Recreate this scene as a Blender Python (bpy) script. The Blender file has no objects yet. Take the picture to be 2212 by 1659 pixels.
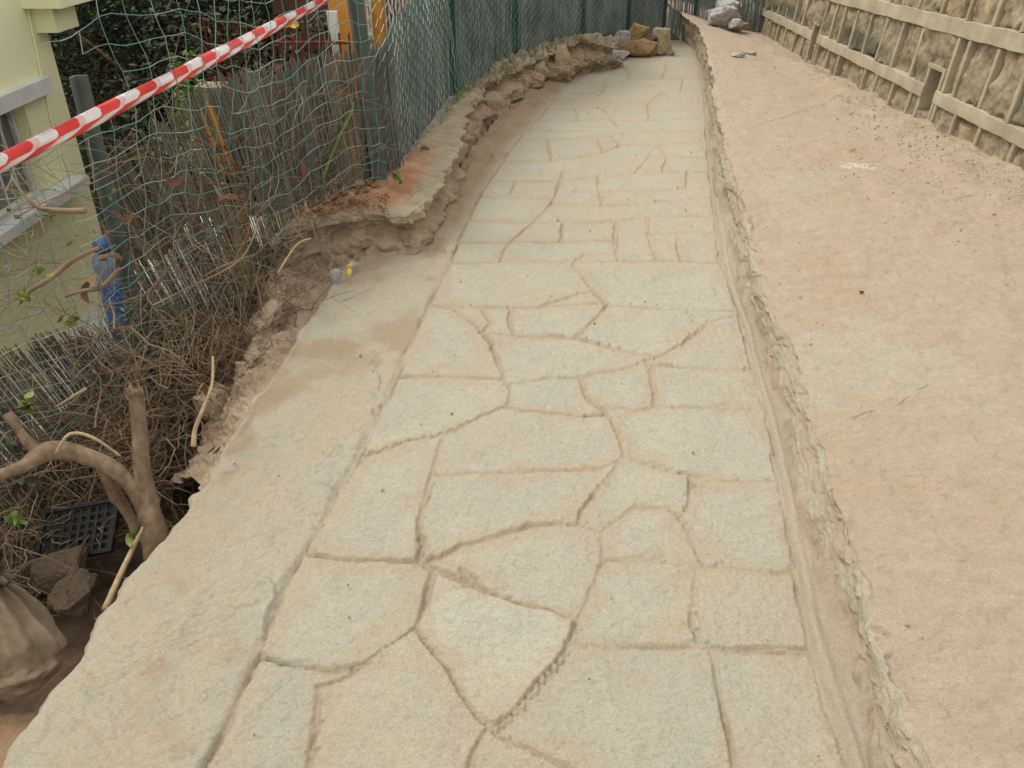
import bpy, bmesh, math, random
import numpy as np
from mathutils import Vector, Matrix

# ------------------------------------------------------------------ camera, world, sun, exposure
S = bpy.context.scene
COL = S.collection
PITCH = math.radians(31.1); CH = 1.6; F = 1790.0
cd = bpy.data.cameras.new("camera"); cam = bpy.data.objects.new("camera", cd); COL.objects.link(cam)
cd.sensor_width = 36; cd.lens = 36*F/2212; cd.clip_start = 0.05; cd.clip_end = 500
cam.location = (0, 0, CH); cam.rotation_euler = (math.pi/2-PITCH, 0, 0)
S.camera = cam
SUN_EL, SUN_AZ = math.radians(60), math.radians(-62)        # azimuth from +Y towards +X
w = bpy.data.worlds.new("World"); S.world = w; w.use_nodes = True
wn = w.node_tree.nodes; wl = w.node_tree.links
bg = wn["Background"]; sky = wn.new("ShaderNodeTexSky"); sky.sky_type = 'NISHITA'
sky.sun_disc = False; sky.sun_elevation = SUN_EL; sky.sun_rotation = SUN_AZ
sky.dust_density = 5.0; sky.ozone_density = 0.6; sky.air_density = 1.0
hs = wn.new("ShaderNodeHueSaturation"); hs.inputs['Saturation'].default_value = 0.12   # cloud layer: greyer sky
wl.new(sky.outputs[0], hs.inputs['Color']); cl = wn.new("ShaderNodeMix"); cl.data_type = 'RGBA'; cl.inputs[0].default_value = .6; cl.inputs[7].default_value = (6.4, 6.5, 6.45, 1)   # even cloud cover over the sky
wl.new(hs.outputs[0], cl.inputs[6]); wl.new(cl.outputs[2], bg.inputs[0]); bg.inputs[1].default_value = 0.14
sd = bpy.data.lights.new("sun", 'SUN'); sun = bpy.data.objects.new("sun", sd); COL.objects.link(sun)
sd.energy = 1.0; sd.angle = math.radians(15); sd.color = (1.0, .94, .85)
sdir = Vector((math.sin(SUN_AZ)*math.cos(SUN_EL), math.cos(SUN_AZ)*math.cos(SUN_EL), math.sin(SUN_EL)))
sun.rotation_euler = sdir.to_track_quat('Z', 'Y').to_euler(); sun.location = (0, 0, 20)
S.view_settings.view_transform = 'Standard'; S.view_settings.look = 'None'
S.view_settings.exposure = 0.73; S.view_settings.gamma = 1
S.render.engine = 'CYCLES'; S.cycles.max_bounces = 6; S.cycles.diffuse_bounces = 4

rng = random.Random(7); nr = np.random.RandomState(5)

# ------------------------------------------------------------------ survey helpers: bearings measured on the photo -> metres
sp, cp = math.sin(PITCH), math.cos(PITCH)
def ray(px, py):
    xr = (px-1106)/F; yr = (829.5-py)/F
    return Vector((xr, cp+yr*sp, -sp+yr*cp))
def P(px, py, z=0.0):
    d = ray(px, py); return d*((z-CH)/d.z)+Vector((0, 0, CH))
def Q(px, py, Y):
    d = ray(px, py); return d*(Y/d.y)+Vector((0, 0, CH))
def D(px, py, dep): return ray(px, py)*dep+Vector((0, 0, CH))
def hit(px, py, A, n):
    d = ray(px, py); o = Vector((0, 0, CH)); return o+d*((A-o).dot(n)/d.dot(n))

# ------------------------------------------------------------------ noise
def _h(ix, iy, iz, s):
    n = (ix*374761393+iy*668265263+iz*2147483647+s*1274126177) & 0xffffffff
    n = ((n ^ (n >> 13))*1274126177) & 0xffffffff
    n = (n ^ (n >> 16)) & 0xffffff
    return n/float(0xffffff)
def vn(x, y, z=0., s=0):
    x = np.asarray(x, float); y = np.asarray(y, float); z = np.asarray(z, float)+0*x
    xi = np.floor(x).astype(np.int64); yi = np.floor(y).astype(np.int64); zi = np.floor(z).astype(np.int64)
    fx, fy, fz = x-xi, y-yi, z-zi
    fx = fx*fx*(3-2*fx); fy = fy*fy*(3-2*fy); fz = fz*fz*(3-2*fz)
    r = 0
    for a in (0, 1):
        for b in (0, 1):
            for c in (0, 1):
                r = r+_h(xi+a, yi+b, zi+c, s)*(fx if a else 1-fx)*(fy if b else 1-fy)*(fz if c else 1-fz)
    return r*2-1
def fbm(x, y, z=0., s=0, o=4, g=.5):
    r = 0; a = 1; f = 1
    for k in range(o):
        r = r+a*vn(np.asarray(x)*f+k*17.3, np.asarray(y)*f+k*5.1, np.asarray(z)*f, s+k); a *= g; f *= 2.03
    return r
def terr(q, k=.3):
    f = np.floor(q); return f+ss(.5-k/2, .5+k/2, q-f)
def ss(a, b, x):
    t = np.clip((x-a)/(b-a), 0, 1); return t*t*(3-2*t)

# ------------------------------------------------------------------ objects
def props(o, label=None, cat=None, group=None, kind=None):
    if label: o['label'] = label
    if cat: o['category'] = cat
    if group: o['group'] = group
    if kind: o['kind'] = kind
    return o
def link(name, me, m, parent=None, smooth=True):
    o = bpy.data.objects.new(name, me); COL.objects.link(o)
    if m:
        for mm in (m if isinstance(m, list) else [m]): me.materials.append(mm)
    if smooth: me.polygons.foreach_set('use_smooth', [True]*len(me.polygons))
    if parent:
        o.parent = parent; o.matrix_parent_inverse = parent.matrix_world.inverted() if False else Matrix.Identity(4)
    return o
def empty(name, loc=(0, 0, 0)):
    o = bpy.data.objects.new(name, None); COL.objects.link(o); o.location = loc; o.empty_display_size = .05; return o
def rebase(parent, o):
    """mesh written in world metres, child of an empty standing at parent's location"""
    o.parent = parent; o.location = -Vector(parent.location)
    return o
class MB:
    def __init__(s): s.v = []; s.f = []; s.mi = []
    def add(s, vs, fs, mi=0):
        n = len(s.v); s.v += [tuple(v) for v in vs]; s.f += [tuple(i+n for i in f) for f in fs]; s.mi += [mi]*len(fs)
    def quad(s, a, b, c, d, mi=0): s.add([a, b, c, d], [(0, 1, 2, 3)], mi)
    def box(s, c, x, y, z, mi=0):
        """box centred c, half vectors x,y,z"""
        c, x, y, z = map(Vector, (c, x, y, z))
        vs = [c+i*x+j*y+k*z for k in (-1, 1) for j in (-1, 1) for i in (-1, 1)]
        s.add(vs, [(0, 2, 3, 1), (4, 5, 7, 6), (0, 1, 5, 4), (2, 6, 7, 3), (0, 4, 6, 2), (1, 3, 7, 5)], mi)
    def tube(s, pts, r, n=5, cap=True, mi=0, flat=1.0):
        pts = [Vector(p) for p in pts]
        if not isinstance(r, (list, tuple)): r = [r]*len(pts)
        base = len(s.v); pu = None
        for i, p in enumerate(pts):
            t = (pts[min(i+1, len(pts)-1)]-pts[max(i-1, 0)])
            t = t.normalized() if t.length > 1e-9 else Vector((0, 0, 1))
            if pu is None:
                pu = t.orthogonal().normalized()
            u = (pu-t*pu.dot(t)); u = u.normalized() if u.length > 1e-6 else t.orthogonal().normalized(); pu = u
            v = t.cross(u)
            for k in range(n):
                a = 2*math.pi*k/n
                s.v.append(tuple(p+u*math.cos(a)*r[i]+v*math.sin(a)*r[i]*flat))
        for i in range(len(pts)-1):
            for k in range(n):
                a = base+i*n+k; b = base+i*n+(k+1) % n
                s.f.append((a, b, b+n, a+n)); s.mi.append(mi)
        if cap:
            s.f.append(tuple(base+k for k in range(n))[::-1]); s.mi.append(mi)
            s.f.append(tuple(base+(len(pts)-1)*n+k for k in range(n))); s.mi.append(mi)
    def build(s, name, m, parent=None, smooth=False):
        me = bpy.data.meshes.new(name); me.from_pydata(s.v, [], s.f)
        if isinstance(m, list): me.polygons.foreach_set('material_index', s.mi)
        o = link(name, me, m, None, smooth); me.update()
        if parent: rebase(parent, o)
        return o
def grid_mesh(name, X, Y, Z, m, attrs={}, parent=None, mask=None):
    ny, nx = X.shape
    co = np.stack([X, Y, Z], -1).reshape(-1, 3)
    i = np.arange(ny*nx).reshape(ny, nx)
    q = np.stack([i[:-1, :-1], i[:-1, 1:], i[1:, 1:], i[1:, :-1]], -1).reshape(-1, 4)
    if mask is not None: q = q[mask.reshape(-1)]
    me = bpy.data.meshes.new(name)
    me.vertices.add(len(co)); me.vertices.foreach_set('co', co.ravel())
    me.loops.add(len(q)*4); me.loops.foreach_set('vertex_index', q.ravel().astype(np.int32))
    me.polygons.add(len(q)); me.polygons.foreach_set('loop_start', np.arange(0, len(q)*4, 4, dtype=np.int32))
    me.update(calc_edges=True); me.validate()
    for k, a in attrs.items():
        at = me.attributes.new(k, 'FLOAT', 'POINT'); at.data.foreach_set('value', np.asarray(a, np.float32).ravel())
    o = link(name, me, m)
    if parent: rebase(parent, o)
    return o

# ------------------------------------------------------------------ materials
class NT:
    def __init__(s, name, rough=.9, spec=.25):
        s.m = bpy.data.materials.new(name); s.m.use_nodes = True; s.t = s.m.node_tree; s.n = s.t.nodes; s.l = s.t.links
        s.b = s.n['Principled BSDF']; s.b.inputs['Roughness'].default_value = rough; s.b.inputs['Specular IOR Level'].default_value = spec
        s.tc = s.n.new('ShaderNodeTexCoord')
    def noise(s, scale, detail=5, rough=.6, vec=None, stretch=None, rot=None):
        n = s.n.new('ShaderNodeTexNoise'); n.inputs['Scale'].default_value = scale; n.inputs['Detail'].default_value = detail
        n.inputs['Roughness'].default_value = rough
        if stretch:
            mp = s.n.new('ShaderNodeMapping'); mp.inputs['Scale'].default_value = stretch
            if rot: mp.inputs['Rotation'].default_value = rot
            s.l.new(s.tc.outputs['Object'], mp.inputs[0]); s.l.new(mp.outputs[0], n.inputs[0])
        else: s.l.new(s.tc.outputs['Object'], n.inputs[0])
        return n.outputs[0]
    def vor(s, scale, feature='F1'):
        n = s.n.new('ShaderNodeTexVoronoi'); n.inputs['Scale'].default_value = scale; n.feature = feature
        s.l.new(s.tc.outputs['Object'], n.inputs[0]); return n.outputs[0]
    def ramp(s, fac, stops):
        r = s.n.new('ShaderNodeValToRGB'); e = r.color_ramp.elements
        while len(e) > 1: e.remove(e[-1])
        for i, (p, c) in enumerate(stops):
            el = e[0] if i == 0 else e.new(p)
            el.position = p; el.color = (*c, 1) if isinstance(c, (tuple, list)) else (c, c, c, 1)
        s.l.new(fac, r.inputs[0]); return r.outputs[0]
    def mix(s, fac, a, b, mode='MIX'):
        n = s.n.new('ShaderNodeMix'); n.data_type = 'RGBA'; n.blend_type = mode
        for sock, v in ((n.inputs[0], fac), (n.inputs[6], a), (n.inputs[7], b)):
            if isinstance(v, (int, float)): sock.default_value = v
            elif isinstance(v, tuple): sock.default_value = (*v, 1)
            else: s.l.new(v, sock)
        return n.outputs[2]
    def math(s, op, a, b=0.5, clamp=False):
        n = s.n.new('ShaderNodeMath'); n.operation = op; n.use_clamp = clamp
        for sock, v in ((n.inputs[0], a), (n.inputs[1], b)):
            if isinstance(v, (int, float)): sock.default_value = v
            else: s.l.new(v, sock)
        return n.outputs[0]
    def attr(s, name):
        n = s.n.new('ShaderNodeAttribute'); n.attribute_name = name; return n.outputs['Fac']
    def bump(s, h, strength=.3, dist=.01, prev=None):
        n = s.n.new('ShaderNodeBump'); n.inputs['Strength'].default_value = strength; n.inputs['Distance'].default_value = dist
        s.l.new(h, n.inputs['Height'])
        if prev: s.l.new(prev, n.inputs['Normal'])
        s.l.new(n.outputs[0], s.b.inputs['Normal']); return n.outputs[0]
    def col(s, c):
        if isinstance(c, tuple): s.b.inputs['Base Color'].default_value = (*c, 1)
        else: s.l.new(c, s.b.inputs['Base Color'])
        return s.m
def simple(name, a, b, scale=12, rough=.85, bump=.3, bd=.004, bscale=None, spec=.25, stretch=None):
    t = NT(name, rough, spec); n = t.noise(scale, 6, .65, stretch=stretch)
    t.bump(t.noise(bscale or scale*6, 5, .7, stretch=stretch), bump, bd)
    return t.col(t.ramp(n, [(.3, a), (.7, b)]))

SAND = (.45, .365, .255); SAND2 = (.40, .31, .205)
def m_path():
    t = NT("flagstone paving", .88)
    j = t.attr('joint'); tone = t.attr('tone'); film = t.attr('film'); earth = t.attr('earth')
    n1 = t.noise(3.2, 8, .62); n2 = t.noise(9, 6, .7); fine = t.noise(150, 4, .8); grain = t.noise(30, 6, .75, stretch=(1, 3.2, 1), rot=(0, 0, .6))
    st = t.ramp(n1, [(.3, (.515, .475, .36)), (.45, (.485, .46, .352)), (.58, (.45, .437, .35)), (.7, (.515, .495, .40))])
    blue = t.math('MULTIPLY', t.ramp(n2, [(.5, 0.), (.66, 1.)]), .45)
    st = t.mix(blue, st, (.455, .445, .375))
    st = t.mix(t.math('MULTIPLY', t.ramp(grain, [(.35, 1.), (.55, 0.)]), .22), st, (.40, .32, .21))
    st = t.mix(tone, t.mix(1.0, st, (.86, .86, .85), 'MULTIPLY'), st)
    sand = t.ramp(n2, [(.3, SAND2), (.65, SAND)])
    f = t.math('ADD', t.math('MULTIPLY', j, .6), t.math('MULTIPLY', film, t.ramp(n2, [(.38, 0.2), (.6, 1.)])), True)
    sk = t.noise(17, 8, .8, stretch=(1, 2.4, 1), rot=(0, 0, .75)); st = t.mix(t.math('MULTIPLY', t.ramp(sk, [(.40, 1.), (.52, 0.)]), .38), st, (.385, .33, .235)); st = t.mix(t.math('MULTIPLY', t.ramp(sk, [(.55, 0.), (.68, 1.)]), .35), st, (.54, .525, .44))
    c = t.mix(f, st, sand); c = t.mix(t.math('MULTIPLY', j, .6), c, (.345, .265, .175))
    red = t.ramp(n1, [(.35, (.29, .185, .105)), (.65, (.36, .25, .155))])
    c = t.mix(earth, c, red)
    med = t.noise(90, 4, .8); streak = t.noise(26, 8, .85, stretch=(1, 1.8, 1), rot=(0, 0, .6)); pits = t.noise(48, 3, .6); grit = t.noise(420, 3, .9)
    c = t.mix(t.math('MULTIPLY', t.ramp(grit, [(.36, 1.), (.5, 0.)]), .6), c, (.27, .22, .155)); c = t.mix(t.math('MULTIPLY', t.ramp(grit, [(.55, 0.), (.68, 1.)]), .5), c, (.70, .66, .56))
    c = t.mix(t.math('MULTIPLY', t.ramp(fine, [(.3, 1.), (.5, 0.)]), .5), c, (.25, .19, .13))
    c = t.mix(t.math('MULTIPLY', t.ramp(fine, [(.6, 0.), (.75, 1.)]), .5), c, (.66, .62, .52))
    c = t.mix(t.math('MULTIPLY', t.ramp(med, [(.32, 1.), (.46, 0.)]), .35), c, (.28, .21, .14))
    c = t.mix(t.math('MULTIPLY', t.ramp(streak, [(.36, 1.), (.5, 0.)]), .3), c, (.33, .26, .175))
    c = t.mix(t.math('MULTIPLY', t.ramp(pits, [(.22, 1.), (.27, 0.)]), .7), c, (.20, .14, .09))
    b = t.bump(sk, .6, .010); b = t.bump(streak, .5, .007, b); b = t.bump(med, .7, .004, b); b = t.bump(fine, .7, .003, b); t.bump(grit, .6, .0012, b)
    return t.col(c)
def m_bank():
    t = NT("sandy mortar", .92)
    n1 = t.noise(1.6, 8, .6); n2 = t.noise(7, 6, .7, stretch=(1, 2.2, 1), rot=(0, 0, .35)); fine = t.noise(170, 4, .85)
    gr = t.noise(38, 6, .75, stretch=(1, 3, 1), rot=(0, 0, .3)); pit = t.vor(26)
    c = t.ramp(n2, [(.3, (.37, .285, .20)), (.5, (.415, .327, .233)), (.7, (.45, .358, .26))])
    c = t.mix(t.math('MULTIPLY', t.ramp(n1, [(.5, 0.), (.68, 1.)]), .35), c, (.38, .29, .15))
    c = t.mix(t.attr('film'), c, t.ramp(n2, [(.3, (.38, .345, .255)), (.7, (.44, .405, .305))]))
    c = t.mix(t.attr('chalk'), c, (.75, .72, .62))
    c = t.mix(t.math('MULTIPLY', t.attr('joint'), .75), c, (.16, .10, .06))
    c = t.mix(t.math('MULTIPLY', t.ramp(fine, [(.3, 1.), (.48, 0.)]), .45), c, (.22, .155, .10))
    c = t.mix(t.math('MULTIPLY', t.ramp(fine, [(.63, 0.), (.75, 1.)]), .4), c, (.62, .52, .40))
    med = t.noise(60, 4, .8); st2 = t.noise(30, 8, .85, stretch=(1, 1.5, 1), rot=(0, 0, .25)); pits = t.noise(40, 3, .6); grit = t.noise(380, 3, .9)
    c = t.mix(t.math('MULTIPLY', t.ramp(grit, [(.36, 1.), (.5, 0.)]), .6), c, (.22, .16, .11)); c = t.mix(t.math('MULTIPLY', t.ramp(grit, [(.55, 0.), (.68, 1.)]), .5), c, (.68, .58, .46))
    c = t.mix(t.math('MULTIPLY', t.ramp(st2, [(.36, 1.), (.5, 0.)]), .35), c, (.27, .185, .115))
    c = t.mix(t.math('MULTIPLY', t.ramp(med, [(.32, 1.), (.46, 0.)]), .35), c, (.25, .17, .11))
    c = t.mix(t.math('MULTIPLY', t.ramp(pits, [(.22, 1.), (.26, 0.)]), .7), c, (.16, .10, .07))
    b = t.bump(st2, .6, .008); b = t.bump(med, .7, .005, b); b = t.bump(fine, .7, .003, b); b = t.bump(grit, .6, .0014, b)
    return t.col(c)
def m_earth(name, a, b, c3, bump=.7):
    t = NT(name, .95)
    n1 = t.noise(9, 8, .65); n2 = t.noise(3, 5, .6); fine = t.noise(90, 5, .8)
    c = t.ramp(n1, [(.3, a), (.55, b), (.75, c3)])
    c = t.mix(t.math('MULTIPLY', t.ramp(n2, [(.45, 0.), (.65, 1.)]), .4), c, a)
    c = t.mix(t.math('MULTIPLY', t.ramp(fine, [(.3, 1.), (.5, 0.)]), .5), c, (a[0]*.5, a[1]*.5, a[2]*.5))
    bb = t.bump(t.noise(30, 6, .75), bump, .015); t.bump(fine, .6, .004, bb)
    return t.col(c)
M = dict(
    path=m_path(), bank=m_bank(),
    earth=m_earth("brown earth", (.13, .075, .04), (.24, .145, .085), (.34, .23, .145)),
    bankearth=m_earth("collapsed earth", (.33, .235, .155), (.47, .35, .24), (.54, .43, .31)),
    soil=m_earth("garden soil", (.06, .04, .028), (.13, .085, .055), (.2, .14, .09)),
    shelf=m_earth("dry dirt", (.24, .14, .075), (.36, .235, .14), (.42, .30, .19), .4),
    ledge=m_earth("weathered mortar", (.20, .145, .09), (.33, .25, .16), (.40, .33, .235), .5),
    clay=m_earth("red clay", (.22, .085, .04), (.34, .15, .075), (.40, .25, .15), .5),
    joint=simple("cast mortar joint", (.28, .235, .155), (.44, .385, .27), 5, .9, .35, .004, 70),
    rockgrey=simple("grey granite", (.30, .28, .26), (.50, .47, .43), 14, .85, .6, .006, 60),
    rockbrown=simple("rusty stone", (.20, .10, .05), (.40, .27, .15), 9, .9, .6, .006, 50),
    rocktan=simple("tan stone", (.30, .22, .13), (.46, .38, .26), 10, .9, .6, .006, 60),
    rockyellow=simple("ochre stone", (.26, .17, .06), (.42, .32, .15), 10, .9, .6, .006, 60),
    rockdark=simple("dark brown rock", (.05, .035, .022), (.17, .12, .08), 12, .9, .6, .006, 60),  # deep brown, darker than the other stone colours
    wire=simple("green coated wire", (.045, .15, .125), (.13, .28, .235), 6, .5, .1, .001, spec=.5),
    wirepale=simple("faded wire", (.13, .21, .17), (.34, .37, .29), 4, .5, .1, .001, spec=.5),
    post=simple("grey painted steel", (.06, .075, .065), (.11, .13, .115), 7, .6, .15, .002, spec=.4),
    postg=simple("dark green painted steel", (.012, .035, .028), (.03, .07, .055), 7, .6, .15, .002, spec=.4),
    housew=simple("pale green plaster", (.80, .78, .47), (.84, .82, .52), 3, .9, .1, .002, 40),
    white=simple("white painted concrete", (.55, .54, .50), (.70, .69, .65), 4, .8, .15, .002),
    orange=simple("orange painted plaster", (.55, .22, .03), (.66, .31, .06), 6, .85, .3, .003),
    rust=simple("rusty iron", (.10, .022, .012), (.19, .05, .03), 20, .8, .3, .002),
    bark=simple("mottled brown bark", (.09, .055, .032), (.33, .23, .145), 16, .85, .8, .008, 55, stretch=(1, 1, .5)),
    barkpale=simple("pale wood", (.24, .165, .09), (.44, .33, .19), 30, .8, .4, .003),
    sack=simple("dusty woven sack", (.09, .062, .036), (.27, .20, .13), 7, .9, .5, .004, 220),
    black=simple("black plastic", (.006, .008, .007), (.015, .018, .016), 10, .6, .2, .002, spec=.4),
    blue=simple("blue plastic", (.02, .13, .38), (.05, .20, .50), 5, .45, .05, .001, spec=.5),
    bluepale=simple("pale blue plastic", (.16, .25, .40), (.28, .36, .50), 5, .45, .05, .001, spec=.5),
    yellow=simple("yellow leaf", (.60, .42, .05), (.72, .55, .12), 20, .7, .2, .001),
    brick=simple("dark brown wall", (.06, .03, .022), (.12, .065, .045), 5, .9, .3, .005),
    twig=simple("dead twig", (.11, .07, .045), (.32, .23, .145), 5, .85, .3, .002),
    twigred=simple("reddish stem", (.13, .05, .03), (.20, .085, .05), 5, .8, .3, .002),
    dryleaf=simple("dry brown leaf", (.10, .045, .025), (.22, .115, .065), 8, .8, .3, .002),
    glass=simple("dim window glass", (.12, .14, .13), (.20, .22, .20), 2, .15, 0, .001, spec=.6),
)
def m_leaf(name, a, b):
    t = NT(name, .6, .35); oi = t.n.new('ShaderNodeNewGeometry')
    return t.col(t.ramp(oi.outputs['Random Per Island'], [(0., a), (1., b)]))
M['leaf'] = m_leaf("green leaves", (.06, .085, .018), (.21, .23, .05))
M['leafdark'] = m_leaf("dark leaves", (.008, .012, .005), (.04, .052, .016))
M['leafbright'] = m_leaf("fresh green fronds", (.06, .12, .015), (.17, .26, .045))
M['cactus'] = m_leaf("green succulent", (.16, .21, .05), (.16, .21, .05))
def m_reed(name, stops):
    t = NT(name, .7, .35); oi = t.n.new('ShaderNodeNewGeometry')
    c = t.ramp(oi.outputs['Random Per Island'], stops)
    c = t.mix(t.math('MULTIPLY', t.ramp(t.noise(6, 5, .7, stretch=(1, 1, .5)), [(.35, 1.), (.6, 0.)]), .55), c, (.045, .035, .025))
    return t.col(c)
M['reed'] = m_reed("brown reeds", [(0., (.11, .09, .065)), (.3, (.18, .15, .105)), (.5, (.26, .20, .13)), (.65, (.13, .18, .165)), (.9, (.17, .21, .19)), (.975, (.36, .32, .26)), (1., (.42, .22, .06))])
M['reedg'] = m_reed("grey green reeds", [(0., (.15, .185, .17)), (.4, (.22, .265, .245)), (.7, (.26, .305, .275)), (.85, (.29, .28, .22)), (1., (.17, .235, .225))])
def m_wall():
    t = NT("mossy wall stone", .93)
    tone = t.attr('tone'); moss = t.attr('moss')
    n1 = t.noise(9, 8, .65); n2 = t.noise(4, 6, .6); fine = t.noise(80, 5, .8)
    c = t.ramp(n1, [(.3, (.12, .08, .045)), (.42, (.25, .18, .105)), (.55, (.34, .26, .16)), (.7, (.42, .345, .225))])
    c = t.mix(tone, c, t.ramp(n1, [(.3, (.12, .10, .065)), (.5, (.26, .22, .145)), (.7, (.36, .32, .22))]))
    k = t.math('MULTIPLY', t.ramp(t.math('ADD', n1, moss), [(.70, 0.), (1.0, 1.)]), .9)
    c = t.mix(k, c, t.ramp(n2, [(.35, (.045, .042, .028)), (.6, (.10, .095, .06)), (.8, (.17, .09, .05))]))
    b = t.bump(n1, .8, .03); t.bump(fine, .6, .005, b)
    return t.col(c)
M['wall'] = m_wall()

# ------------------------------------------------------------------ ground lines measured along the path
def line(pts, z=0.0):
    """pixel polyline -> X(Y) interpolation at height z (number or list)"""
    zs = z if isinstance(z, (list, tuple)) else [z]*len(pts)
    w = sorted([(P(x, y, zz).y, P(x, y, zz).x) for (x, y), zz in zip(pts, zs)])
    ys = np.array([a[0] for a in w]); xs = np.array([a[1] for a in w])
    def f(Y):
        Y = np.asarray(Y, float); r = np.interp(Y, ys, xs)
        s0 = (xs[1]-xs[0])/(ys[1]-ys[0]); r = np.where(Y < ys[0], xs[0]+(Y-ys[0])*s0, r); return r
    return f
L0 = line([(-60, 1735), (0, 1650), (70, 1545), (140, 1450), (235, 1320), (330, 1180), (440, 1050), (480, 975), (530, 900), (640, 740), (700, 640), (745, 572), (870, 540), (920, 490), (975, 400), (1015, 330), (1070, 262), (1131, 212), (1193, 170), (1246, 158), (1290, 125), (1330, 108)])
L1 = line([(440, 1659), (560, 1420), (630, 1250), (700, 1120), (815, 905), (870, 780), (925, 660), (975, 560), (1000, 500), (1045, 410), (1106, 320), (1181, 235), (1226, 190), (1266, 165), (1306, 135), (1335, 115)])
R1 = line([(1830, 1659), (1790, 1550), (1745, 1400), (1722, 1250), (1697, 1150), (1680, 1040), (1660, 930), (1640, 850), (1610, 730), (1590, 670), (1555, 560), (1545, 480), (1535, 400), (1527, 300), (1520, 200), (1507, 130), (1500, 110)])
R2 = line([(1895, 1659), (1850, 1500), (1805, 1370), (1775, 1260), (1745, 1150), (1715, 1020), (1692, 920), (1665, 820), (1645, 740), (1625, 690), (1592, 610), (1572, 540), (1558, 450), (1548, 370), (1538, 300), (1529, 200), (1514, 130), (1507, 110)])
def ztop(Y): return .12+.2*ss(1., 9.5, Y)
_r3 = [(2000, 1659), (1950, 1500), (1905, 1400), (1870, 1300), (1835, 1180), (1790, 1050), (1750, 900), (1722, 800), (1690, 720), (1650, 600), (1622, 500), (1602, 440), (1582, 370), (1562, 280), (1545, 200), (1530, 130), (1518, 80), (1514, 62)]
_zz = []
for (x, y) in _r3:
    zt = .15
    for _ in range(6): zt = float(ztop(P(x, y, zt).y))
    _zz.append(zt)
R3 = line(_r3, _zz)
_wb = [hit(x, y, Vector((2.66, 4.0, 0)), Vector((1, -.035, -.10)).normalized()) for x, y in ((2330, 428), (2212, 365), (2100, 310), (1976, 252), (1861, 190), (1726, 120), (1640, 72), (1600, 50))]
_wb.sort(key=lambda p: p.y); print('wallbase', [(round(p.y, 2), round(p.z, 3)) for p in _wb])
def zwall(Y): return np.interp(Y, [p.y for p in _wb], [p.z for p in _wb])-.03
def benchpt(px, py):
    z = .25
    for _ in range(30):
        p = P(px, py, z); a, b = float(R3(p.y)), float(XW(p.y)); f = min(1, max(0, (p.x-a)/(b-a))); z = .5*z+.5*(float(ztop(p.y))*(1-f)+float(zwall(p.y))*f)
    return P(px, py, z)
def XW(Y): return 2.66+.035*(np.asarray(Y)-4.0)

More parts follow.
